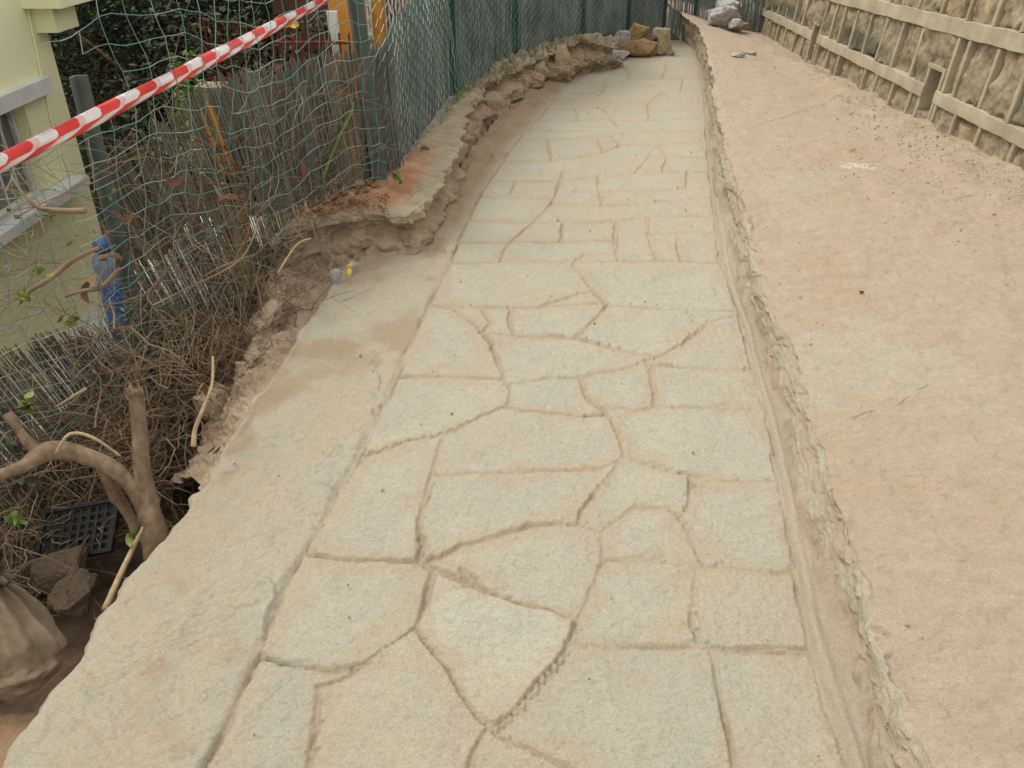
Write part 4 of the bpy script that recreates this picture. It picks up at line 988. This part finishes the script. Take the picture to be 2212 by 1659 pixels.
# ------------------------------------------------------------------ things behind the fence
def column(px, py_top, Y, w, h, label):
    p = Q(px, py_top, Y); root = empty('gate_column', (p.x, p.y, p.z-h)); props(root, label, 'column')
    mb = MB(); mb.box((p.x, p.y, p.z-h/2-.04), (w/2, 0, 0), (0, w/2, 0), (0, 0, h/2-.04)); mb.build('shaft', M['orange'], root)
    mb = MB(); mb.box((p.x, p.y, p.z-.03), (w/2+.02, 0, 0), (0, w/2+.02, 0), (0, 0, .045)); mb.build('cap', M['ledge'], root)
column(457, 188, 5.6, .15, 2.2, 'short orange plastered column with a mortar cap behind the reeds')
column(728, -60, 6.2, .14, 3.2, 'tall orange column left of the steel post')
column(800, -90, 7.0, .14, 3.4, 'slim orange column between the white railings')
column(905, -110, 7.4, .30, 1.62+.0, 'orange column end seen above the reed screen')
def railing(x0, x1, yt, yb, Y, m, nm, label, nbar, name):
    a = Q(x0, yt, Y); b = Q(x1, yt, Y); zb = Q((x0+x1)/2, yb, Y).z
    root = empty(name, (a.x, a.y, zb)); props(root, label, 'railing')
    for f in (0, 1):
        z = a.z if f else zb; mb = MB(); mb.tube([(a.x, Y, z), (b.x, Y, z)], .012, 6); mb.build('rail', m, root)
    for k in range(nbar):
        x = a.x+(b.x-a.x)*k/(nbar-1); mb = MB(); mb.tube([(x, Y, zb-.03), (x, Y, a.z+.06)], .008, 5); mb.build('bar', m, root)
railing(812, 900, -40, 105, 7.2, M['white'], None, 'white steel railing behind the fence right of the steel post', 12, 'metal_railing')
railing(760, 795, -40, 75, 6.9, M['white'], None, 'narrow white steel railing between the orange columns', 6, 'metal_railing')
railing(432, 515, 60, 170, 6.4, M['rust'], None, 'rust red iron railing above the short orange column', 9, 'metal_railing')
railing(590, 755, 92, 175, 5.9, M['rust'], None, 'low rusty railing with spikes in front of the brown wall', 9, 'metal_railing')
# white board
a = Q(706, 24, 6.0); b = Q(738, 120, 6.0); mb = MB(); mb.box(((a.x+b.x)/2, 6.0, (a.z+b.z)/2), ((b.x-a.x)/2, 0, 0), (0, .012, 0), (0, 0, (a.z-b.z)/2))
props(mb.build('notice_board', M['white']), 'blank white board fixed beside the tall orange column', 'board')
# brown wall behind
a = Q(560, -200, 7.9); b = Q(1000, 230, 7.9); mb = MB(); mb.box(((a.x+b.x)/2, 8.0, (a.z+b.z)/2-.5), ((b.x-a.x)/2, 0, 0), (0, .12, 0), (0, 0, (a.z-b.z)/2+.5))
props(mb.build('brown_wall', M['brick']), 'dark brown wall behind the orange columns', 'wall')
xs = np.linspace(-16, 1.2, 60); ys = np.linspace(10.4, 15, 40); YY_, XX_ = np.meshgrid(ys, xs, indexing='ij')
props(grid_mesh('dark_backing', XX_, YY_, -3+5.5*ss(10.2, 13, YY_)+.25*fbm(XX_, YY_, s=701, o=5), simple("dark green backing", (.006, .009, .004), (.03, .04, .014), 9, .95, .8, .05)), kind='structure')  # added dark backing slope, blocks the bright sky between the trees
a = Q(1180, -10, 13.5); b = Q(2300, 60, 13.5); mb = MB(); mb.box(((a.x+b.x)/2, 13.6, 0.2), ((b.x-a.x)/2, 0, 0), (0, .15, 0), (0, 0, 1.2))
props(mb.build('far_wall', M['ledge']), 'tan wall closing the view beyond the far end of the fence', 'wall')

# ------------------------------------------------------------------ vegetation
def leaf_cloud(mb, c, rad, n, size, sd):
    r = random.Random(sd); cl = [Vector((r.gauss(0, .45)*rad[0], r.gauss(0, .45)*rad[1], r.gauss(0, .45)*rad[2])) for _ in range(max(5, n//60))]
    for _ in range(n):
        q = r.choice(cl); p = Vector(c)+q+Vector([r.gauss(0, .16)*x for x in rad])
        u = Vector((r.gauss(0, 1), r.gauss(0, 1), r.gauss(0, .6))).normalized(); v = u.orthogonal().normalized(); v = (Matrix.Rotation(r.uniform(0, 6.28), 3, u) @ v)
        s = size*r.uniform(.6, 1.3); w = s*.42
        mb.add([p-u*s*.5, p+v*w*.5-u*s*.05, p+u*s*.55, p-v*w*.5-u*s*.05], [(0, 1, 2, 3)])
def tree(name, c, base, rad, n, size, sd, m, label, cat='tree', tr=.09):
    root = empty(name, base); props(root, label, cat, 'trees and shrubs in the garden behind the fence')
    mb = MB(); leaf_cloud(mb, c, rad, n, size, sd); mb.build('crown', M[m], root)
    r = random.Random(sd); mt = MB(); b = Vector(base); c = Vector(c)
    mt.tube([b, b.lerp(c, .4)+Vector((.05, 0, 0)), b.lerp(c, .75), c], [tr, tr*.8, tr*.55, tr*.2], 7)
    for _ in range(9):
        e = c+Vector([r.uniform(-.8, .8)*x for x in rad]); s_ = b.lerp(c, r.uniform(.4, .8)); mt.tube([s_, s_.lerp(e, .5)+Vector((0, 0, .08)), e], [tr*.4, tr*.25, tr*.08], 5)
    mt.build('trunk', M['bark'], root)
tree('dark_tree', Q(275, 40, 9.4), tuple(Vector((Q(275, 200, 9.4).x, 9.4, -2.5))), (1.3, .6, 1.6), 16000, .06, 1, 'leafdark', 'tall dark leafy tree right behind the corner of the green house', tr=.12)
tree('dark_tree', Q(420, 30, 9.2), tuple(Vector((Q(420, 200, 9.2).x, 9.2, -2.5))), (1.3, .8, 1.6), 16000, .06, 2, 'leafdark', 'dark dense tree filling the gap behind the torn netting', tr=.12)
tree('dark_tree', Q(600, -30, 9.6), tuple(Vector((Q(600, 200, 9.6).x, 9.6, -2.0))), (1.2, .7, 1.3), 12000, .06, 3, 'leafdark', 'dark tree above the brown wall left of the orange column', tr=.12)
tree('shrub', Q(385, 270, 6.6), tuple(Vector((Q(385, 400, 6.6).x, 6.6, -2.4))), (.5, .5, .6), 4200, .07, 4, 'leafdark', 'low dark shrub behind the left end of the reeds', 'shrub', .03)
tree('shrub', Q(530, 160, 6.5), tuple(Vector((Q(530, 400, 6.5).x, 6.5, -1.6))), (.6, .4, .5), 2400, .06, 5, 'leafdark', 'dark shrub under the rust red railing', 'shrub', .03)
tree('fern_bush', Q(408, 215, 5.0), tuple(Vector((Q(408, 300, 5.0).x, 5.0, -.9))), (.10, .10, .26), 700, .035, 6, 'leafbright', 'feathery bright green bush beside the short orange column', 'shrub', .012)
tree('fern_bush', Q(400, 330, 4.2), tuple(Vector((Q(400, 480, 4.2).x, 4.2, -.6))), (.16, .10, .16), 300, .03, 7, 'leaf', 'sparse yellow green bush in front of the reeds', 'shrub', .01)
tree('hillside_shrub', Q(1480, 10, 12.3), tuple(Vector((Q(1480, 40, 12.3).x, 12.3, -.3))), (.8, .3, .3), 1500, .06, 8, 'leaf', 'olive bush behind the far corner of the fence', 'shrub', .03)

tree('shrub', Q(480, 395, 5.15), tuple(Vector((Q(480, 500, 5.15).x, 5.15, -1.2))), (.26, .15, .34), 1800, .045, 9, 'leafdark', 'dark shrub hiding the foot of the short orange column', 'shrub', .02)
# the cut tree at the lower left
def knobbly(pts, r, n=22, amp=.10, seed=0):
    out = []; R_ = []
    for i in range(len(pts)-1):
        p0, p1, p2, p3 = pts[max(i-1, 0)], pts[i], pts[i+1], pts[min(i+2, len(pts)-1)]
        for k in range(10):
            t_ = k/10; out.append(.5*((2*p1)+(p2-p0)*t_+(2*p0-5*p1+4*p2-p3)*t_*t_+(3*p1-p0-3*p2+p3)*t_**3)); R_.append(r[i]*(1-t_)+r[i+1]*t_)
    out.append(pts[-1]); R_.append(r[-1])
    mb = MB(); mb.tube(out, R_, n); nrm = len(out)
    for i in range(nrm):
        for k in range(n):
            v = Vector(mb.v[i*n+k]); d = (v-out[i])
            q = float(fbm(v.x*14+seed, v.y*14, v.z*9, s=801, o=4))*amp+float(abs(vn(k*.9+seed, i*.12, 0., 802)))*-.10+max(0., float(vn(v.x*16, v.y*16, v.z*16, 803))-.55)*.9
            mb.v[i*n+k] = tuple(out[i]+d*(1+q))
    return mb
def cut_tree():
    base = D(318, 1100, 2.70)
    root = empty('cut_tree', (base.x, base.y, -.5)); props(root, 'pruned brown tree stump with one bent limb and sawn upright stub', 'tree')
    mb = MB()
    def E(pp): return [D(x, y, d) for x, y, d in pp]
    up = E([(345, 1200, 2.72), (330, 1130, 2.70), (318, 1070, 2.70), (307, 1005, 2.68), (302, 930, 2.66), (293, 845, 2.62)])
    mb = knobbly(up, [.055, .040, .032, .027, .025, .024], seed=1)
    o = mb.build('trunk', M['bark'], root, True)
    limb = E([(325, 1125, 2.70), (308, 1085, 2.70), (288, 1050, 2.69), (258, 1022, 2.67), (215, 997, 2.65), (160, 977, 2.62), (104, 976, 2.58), (52, 1006, 2.52), (0, 1026, 2.46), (-60, 1040, 2.4)])
    mb = knobbly(limb, [.036, .033, .030, .027, .027, .029, .030, .022, .020, .020], seed=2); mb.build('limb', M['bark'], root, True)
    st = E([(95, 985, 2.57), (70, 965, 2.57), (45, 935, 2.56), (28, 912, 2.55), (16, 896, 2.55)])
    mb = knobbly(st, [.022, .018, .014, .014, .018], seed=3); mb.build('stub', M['bark'], root, True)
    sec = E([(222, 1012, 2.68), (246, 1062, 2.72), (278, 1112, 2.76), (312, 1165, 2.78)])
    mb = knobbly(sec, [.022, .020, .018, .022], seed=4); mb.build('root', M['bark'], root, True)
    mb = MB(); c = D(293, 845, 2.62)
    for _ in range(26): a = rng.uniform(0, 6.28); q = rng.uniform(.4, 1); mb.tube([c+Vector((.018*q*math.cos(a), .018*q*math.sin(a), -.04)), c+Vector((.024*q*math.cos(a), .024*q*math.sin(a), rng.uniform(-.005, .03)))], [.006, .0012], 4)
    mb.build('splintered_end', M['barkpale'], root)
cut_tree()

# twigs and brushwood
def twig_curve(p, d, L, wig, n=7, g=0.):
    pts = [p]; d = d.normalized()
    for _ in range(n):
        d = (d+Vector((rng.gauss(0, wig), rng.gauss(0, wig), rng.gauss(0, wig)-g))).normalized(); p = p+d*L/n; pts.append(p)
    return pts
def brush(name, n, m, label, sampler, r0, r1, L0_, L1_, wig=.25, g=0.02):
    mb = MB()
    for _ in range(n):
        p, d = sampler(); pts = twig_curve(p, d, rng.uniform(L0_, L1_), wig, 7, g); r = rng.uniform(r0, r1)
        mb.tube(pts, [r*(1-.7*k/7) for k in range(8)], 4, False)
        if rng.random() < .6:
            q = rng.choice(pts[2:6]); mb.tube(twig_curve(q, d+Vector((rng.gauss(0, .7), rng.gauss(0, .7), rng.gauss(0, .7))), L0_*.7, wig, 5, g), [r*.6*(1-.15*k) for k in range(6)], 3, False)
    o = mb.build(name, m); props(o, label, 'brushwood', kind='stuff'); return o
def s_low():
    s = rng.uniform(1.0, 3.3) if rng.random() < .45 else rng.uniform(1.0, 2.0); z = -.6+abs(rng.gauss(0, .30 if s < 2.1 else .16)); off = rng.uniform(-.26, .02)
    return FL(s, z, off), Vector((rng.uniform(-.6, 1), rng.uniform(-1, 1), rng.uniform(-.2, .9)))
brush('brushwood', 1700, M['twig'], 'tangle of dead brown twigs piled in the ravine against the reeds', s_low, .0011, .0048, .18, .60, .30)
brush('brushwood', 200, M['barkpale'], 'pale dry stems caught in the twig tangle of the ravine', s_low, .0012, .0035, .15, .45)
def s_mid():
    s = rng.uniform(.2, 3.2); z = rng.uniform(-.45, .85)*(1 if rng.random() < .6 else .6); return FL(s, z, rng.uniform(-.08, .03)), Vector((rng.uniform(-.7, .7), rng.uniform(-1, 1), rng.uniform(-.4, .5)))
brush('climbing_stems', 760, M['twig'], 'thin bare climber stems laced through the netting and reeds', s_mid, .0009, .0026, .25, .75, .22, .0)
brush('climbing_stems', 90, M['twigred'], 'reddish bare climber stems laced through the netting', s_mid, .0009, .0022, .25, .7, .22, .0)
def s_bank():
    k = rng.choice(C_[3:9]+B_[3:8]); return k+Vector((rng.uniform(-.05, .06), rng.uniform(-.1, .1), .01)), Vector((rng.uniform(-1, .4), rng.uniform(-1, .6), -.6))
brush('roots', 60, M['twigred'], 'fine broken roots hanging out of the collapsed earth', s_bank, .0008, .002, .06, .18, .35, .03)
# named single stems
def stem(name, pix, r, m, label, n=8, flat=1., cat='branch'):
    pts = [D(*p) for p in pix]
    # smooth (Catmull-Rom)
    out = []
    for i in range(len(pts)-1):
        p0, p1, p2, p3 = pts[max(i-1, 0)], pts[i], pts[i+1], pts[min(i+2, len(pts)-1)]
        for k in range(5):
            t_ = k/5; out.append(.5*((2*p1)+(p2-p0)*t_+(2*p0-5*p1+4*p2-p3)*t_*t_+(3*p1-p0-3*p2+p3)*t_**3))
    out.append(pts[-1]); R = list(np.interp(np.linspace(0, 1, len(out)), np.linspace(0, 1, len(r)), r))
    mb = MB(); mb.tube(out, R, n, flat=flat); o = mb.build(name, M[m], None, True); return props(o, label, cat)
dz = .0
stem('succulent_stem', [(762, 222, 4.18), (757, 245, 4.16), (735, 290, 4.14), (718, 330, 4.12), (702, 372, 4.12), (692, 410, 4.16), (686, 438, 4.2)], [.012, .022, .018, .014, .020, .022, .02], 'cactus', 'twisted flat green succulent stem climbing beside the steel post', 8, .35, 'plant')
stem('broken_branch', [(418, 965, 2.55), (422, 925, 2.56), (440, 880, 2.58), (458, 830, 2.62), (460, 770, 2.66)], [.009, .007, .006, .005, .004], 'barkpale', 'pale broken branch hanging down right of the sawn stub')
stem('broken_branch', [(226, 1318, 2.32), (256, 1250, 2.42), (282, 1195, 2.50), (308, 1140, 2.58)], [.010, .009, .008, .005], 'barkpale', 'yellowish split stick leaning against the foot of the cut tree')
stem('bare_branch', [(185, 840, 2.75), (120, 880, 2.8)][::-1]+[], [.004, .006], 'barkpale', 'short pale stick in front of the reeds')
stem('bare_branch', [(30, 768, 2.9), (85, 835, 2.9), (110, 838, 2.88), (180, 840, 2.85)] if False else [(0, 755, 2.9), (40, 800, 2.9), (85, 835, 2.9), (183, 840, 2.86)], [.004, .006, .009, .010], 'twig', 'grey forked twig crossing in front of the green house') if False else None
stem('bare_branch', [(30, 390, 2.75), (60, 435, 2.75), (90, 450, 2.74), (185, 455, 2.72)] if False else [(25, 382, 2.75), (55, 425, 2.75), (88, 450, 2.74), (140, 455, 2.73), (184, 455, 2.72)], [.004, .005, .008, .009, .010], 'twig', 'grey twig with a cut end crossing in front of the green house')
for o_ in [o for o in bpy.data.objects if o.name.startswith('bare_branch') and o.get('label', '').startswith('grey twig')]: pass
stem('bare_branch', [(260, 580, 2.7), (220, 620, 2.7), (180, 628, 2.7), (140, 640, 2.7)], [.006, .008, .007, .004], 'twig', 'brown bent branch over the white plinth of the house')
stem('bare_branch', [(35, 645, 2.75), (110, 600, 2.75), (160, 560, 2.75), (215, 535, 2.78)], [.006, .009, .009, .006], 'twig', 'dark branch slanting up towards the blue bottle')
stem('red_stem', [(340, 388, 3.3), (400, 392, 3.35), (470, 398, 3.45), (535, 398, 3.55)], [.004, .004, .0035, .003], 'twigred', 'long red stem lying across the reeds below the tape')
stem('bare_branch', [(330, 660, 3.05), (400, 600, 3.1), (300, 540, 3.0)][:1]+[(400, 625, 3.1), (520, 560, 3.2), (560, 470, 3.3)], [.004, .003, .003, .002], 'twig', 'thin brown stem arching over the reeds')
stem('bare_branch', [(120, 980, 2.4), (150, 938, 2.4), (200, 945, 2.42), (260, 985, 2.45)], [.004, .005, .005, .003], 'barkpale', 'thin curved shoot behind the bent limb')
stem('wire_root', [(600, 590, 3.4), (640, 530, 3.5), (672, 515, 3.55)], [.003, .004, .004], 'barkpale', 'pale root lying over the broken ledge', cat='root')

# dry and green leaves
def leaf_thing(name, px, py, dep, size, m, label, n=5, cat='leaf'):
    c = D(px, py, dep); mb = MB(); r = random.Random(px*7+py)
    for _ in range(n):
        u = Vector((r.gauss(0, 1), r.gauss(0, 1), r.gauss(0, .7))).normalized(); v = Matrix.Rotation(r.uniform(0, 6.28), 3, u) @ u.orthogonal().normalized(); nn = u.cross(v)
        p = c+Vector((r.gauss(0, .35), r.gauss(0, .35), r.gauss(0, .35)))*size*(0 if n == 1 else 1); s = size*r.uniform(.8, 1.2); pts = []
        K = 6
        for k in range(K+1):
            f = k/K; w_ = s*(.30 if m != 'dryleaf' else .24)*math.sin(math.pi*min(1, f*.93+.05))**.8; cur = nn*(s*(.35 if m != 'dryleaf' else 1.3)*(f-.5)**2*2)+v*(s*.3*math.sin(f*5) if m == 'dryleaf' else 0)
            pts += [p+u*s*(f-.5)+v*w_+cur+nn*w_*.5, p+u*s*(f-.5)+cur, p+u*s*(f-.5)-v*w_+cur+nn*w_*.5]
        mb.add(pts, [(k*3+j, k*3+j+1, k*3+j+4, k*3+j+3) for k in range(K) for j in (0, 1)])
    o = mb.build(name, M[m], None, True); return props(o, label, cat)
gl = 'curled dry leaves caught in the netting'
for (x, y, d_, lb) in ((228, 545, 2.65, 'curled rust brown leaf hanging in front of the blue bottle'), (178, 608, 2.7, 'dark dry leaf left of the bottle, over the white plinth'), (515, 365, 3.5, 'folded brown leaf on the reeds under the tape'), (435, 835, 2.7, 'broad dry leaf right of the sawn stub'), (360, 385, 3.1, 'brown leaf at the left end of the red stem'), (650, 362, 3.9, 'dark leaf beside the green succulent stem'), (610, 190, 4.1, 'rusty leaf cluster near the top of the reeds'), (555, 265, 3.8, 'brown leaf cluster in the middle of the netting'), (480, 420, 3.4, 'red brown leaf below the red stem'), (260, 470, 2.8, 'brown leaf cluster against the leaning post')):
    o = leaf_thing('dry_leaf', x, y, d_, .075, 'dryleaf', lb, 1); o['group'] = gl
for (x, y, d_, n, m, lb) in ((60, 880, 2.5, 9, 'leaf', 'sprig of yellow green leaves above the bent limb'), (35, 1125, 2.6, 5, 'leafbright', 'small fresh green leaves low in front of the reeds'), (275, 1160, 2.5, 3, 'leaf', 'two broad grey green leaves at the foot of the cut tree'), (15, 965, 2.2, 6, 'leafdark', 'dark green leaves under the stub at the left edge'), (50, 1055, 2.3, 4, 'leafdark', 'dark leaves hanging beneath the bent limb'), (470, 972, 2.6, 2, 'leafdark', 'dark green leaf beside the path edge'), (850, 385, 4.35, 9, 'leafbright', 'small green weed at the foot of the steel post'), (50, 640, 2.6, 14, 'leaf', 'thin climber leaves at the left edge over the house plinth'), (150, 690, 2.65, 14, 'leaf', 'olive climber leaves over the dark hollow'), (95, 590, 2.6, 6, 'leaf', 'a few small yellow leaves in front of the green wall'), (635, 62, 3.9, 3, 'yellow', 'small yellow leaf just below the tape near the post'), (745, 580, 3.45, 2, 'yellow', 'curled yellow leaf lying at the edge of the slab'), (735, 190, 4.1, 10, 'dryleaf', 'withered leaf cluster at the top of the succulent stem'), (920, 318, 5.0, 5, 'leaf', 'little green weed growing between fence foot and kerb'), (90, 470, 2.7, 5, 'leaf', 'small green leaves under the cut twig')):
    leaf_thing('leaf_sprig', x, y, d_, .040 if y > 800 or x > 600 else .030, m, lb, n, 'leaves')
# ground cover of weeds along the fence foot
mb = MB()
for _ in range(900):
    s = rng.uniform(1.2, SL[4]); p = FR(s, rng.uniform(0, .05), -.03+rng.gauss(0, .015)); u = Vector((rng.gauss(0, .6), rng.gauss(0, .6), 1)).normalized(); v = u.orthogonal().normalized(); L_ = rng.uniform(.01, .03)*(1 if vn(s*2, 0., 0., 9) > 0 else .4)
    mb.add([p, p+v*.004+u*L_*.5, p+u*L_, p-v*.004+u*L_*.5], [(0, 1, 2, 3)])
props(mb.build('weeds', M['leaf']), 'sparse tiny weeds along the foot of the chain link fence', 'weeds', kind='stuff')
mb = MB()
for _ in range(2600):
    p, _d = s_low(); p.z = -.6+abs(rng.gauss(0, .08)); u = Vector((rng.gauss(0, 1), rng.gauss(0, 1), rng.gauss(0, .3))).normalized(); v = u.orthogonal().normalized(); L_ = rng.uniform(.015, .045)
    mb.add([p-u*L_*.5, p+v*L_*.2, p+u*L_*.5, p-v*L_*.2], [(0, 1, 2, 3)])
props(mb.build('leaf_litter', M['dryleaf']), 'brown leaf litter on the floor of the ravine', 'leaf litter', kind='stuff')

mb = MB()
for _ in range(1200):
    s = rng.uniform(1.1, 3.4); z = rng.uniform(-.5, .25) if rng.random() < .8 else rng.uniform(.2, .8)
    if vn(s*3, z*3, 0., 77) < -.1: continue
    p = FL(s, z, rng.uniform(-.12, .0)); u = Vector((rng.gauss(0, 1), rng.gauss(0, 1), rng.gauss(0, .6))).normalized(); v = u.orthogonal().normalized(); v = Matrix.Rotation(rng.uniform(0, 6), 3, u) @ v; n_ = u.cross(v); L_ = rng.uniform(.012, .03)
    mb.add([p-u*L_*.5, p+v*L_*.28+n_*L_*.1, p+u*L_*.5, p-v*L_*.28+n_*L_*.1], [(0, 1, 2, 3)])
props(mb.build('creeper_leaves', M['leaf']), 'small olive and yellow leaves scattered through the twigs and netting', 'leaves', kind='stuff')
# ------------------------------------------------------------------ black crate and sack
def crate():
    c = D(170, 1148, 3.0); root = empty('plastic_crate', tuple(c)); props(root, 'black perforated plastic tray lying in the hollow behind the stump', 'tray')
    u = Vector((1, .25, .05)).normalized(); v = (Vector((0, .75, .62))).normalized(); mb = MB()
    for k in range(9): mb.box(c+u*(k-4)*.028, u*.006, v*.085, u.cross(v)*.006)
    for k in range(7): mb.box(c+v*(k-3)*.028, u*.118, v*.0055, u.cross(v)*.0045)
    mb.build('grid', M['black'], root)
    mb = MB()
    for sg in (-1, 1): mb.box(c+u*sg*.124, u*.007, v*.098, u.cross(v)*.02); mb.box(c+v*sg*.092, u*.117, v*.006, u.cross(v)*.019)
    mb.build('rim', M['black'], root)
crate()
def sack():
    c = P(52, 1412, -.12); root = empty('sand_sack', (c.x, c.y, -.19)); props(root, 'filled dusty sack tied at the neck lying on the dirt beside the path', 'sack')
    nu, nv = 64, 90; U = np.linspace(0, 2*math.pi, nv, endpoint=False); T = np.linspace(0, 1, nu)
    V_, W_ = np.meshgrid(T, U, indexing='ij')
    # axis bends from the body at the ground to the tied neck at upper left
    rad = np.interp(V_, [0, .06, .2, .4, .58, .72, .84, .90, .95, 1.0], [.01, .06, .095, .108, .098, .072, .040, .024, .040, .03])
    pleat = 1+.26*np.sin(W_*8+V_*5+1.5*np.sin(W_*2))*ss(.35, .86, V_)+.05*fbm(np.cos(W_)*2, np.sin(W_)*2, V_*4, s=601, o=4)
    crease = 1+.05*np.sin(V_*26+2*np.sin(W_*2))*ss(.05, .3, V_)*ss(.8, .5, V_)
    r = rad*pleat*crease*(1-.10*np.abs(fbm(np.cos(W_)*3, np.sin(W_)*3, V_*7, s=605, o=4)))
    ax = c.x+np.interp(V_, [0, .5, .8, 1], [.0, -.01, -.045, -.05]); ay = c.y+np.interp(V_, [0, .5, .8, 1], [-.07, .0, .055, .065]); az = np.interp(V_, [0, .5, .8, 1], [-.185, -.11, .03, .10])
    X = ax+r*np.cos(W_); Y = ay+r*np.sin(W_)*.9; Z = az+r*np.sin(W_)*-.25-.0*r
    Z = np.maximum(Z, -.205)
    X = np.concatenate([X, X[:, :1]], 1); Y = np.concatenate([Y, Y[:, :1]], 1); Z = np.concatenate([Z, Z[:, :1]], 1)
    grid_mesh('bag', X, Y, Z, M['sack'], {}, root)
    mb = MB(); cc = Vector((c.x-.048, c.y+.06, .068)); mb.tube([cc+Vector((.03*math.cos(a), .027*math.sin(a), -.01*math.sin(a))) for a in np.linspace(0, 6.5, 24)], .004, 5); mb.build('tie', M['black'], root)
sack()
print('verts', sum(len(o.data.vertices) for o in bpy.data.objects if o.type == 'MESH'))
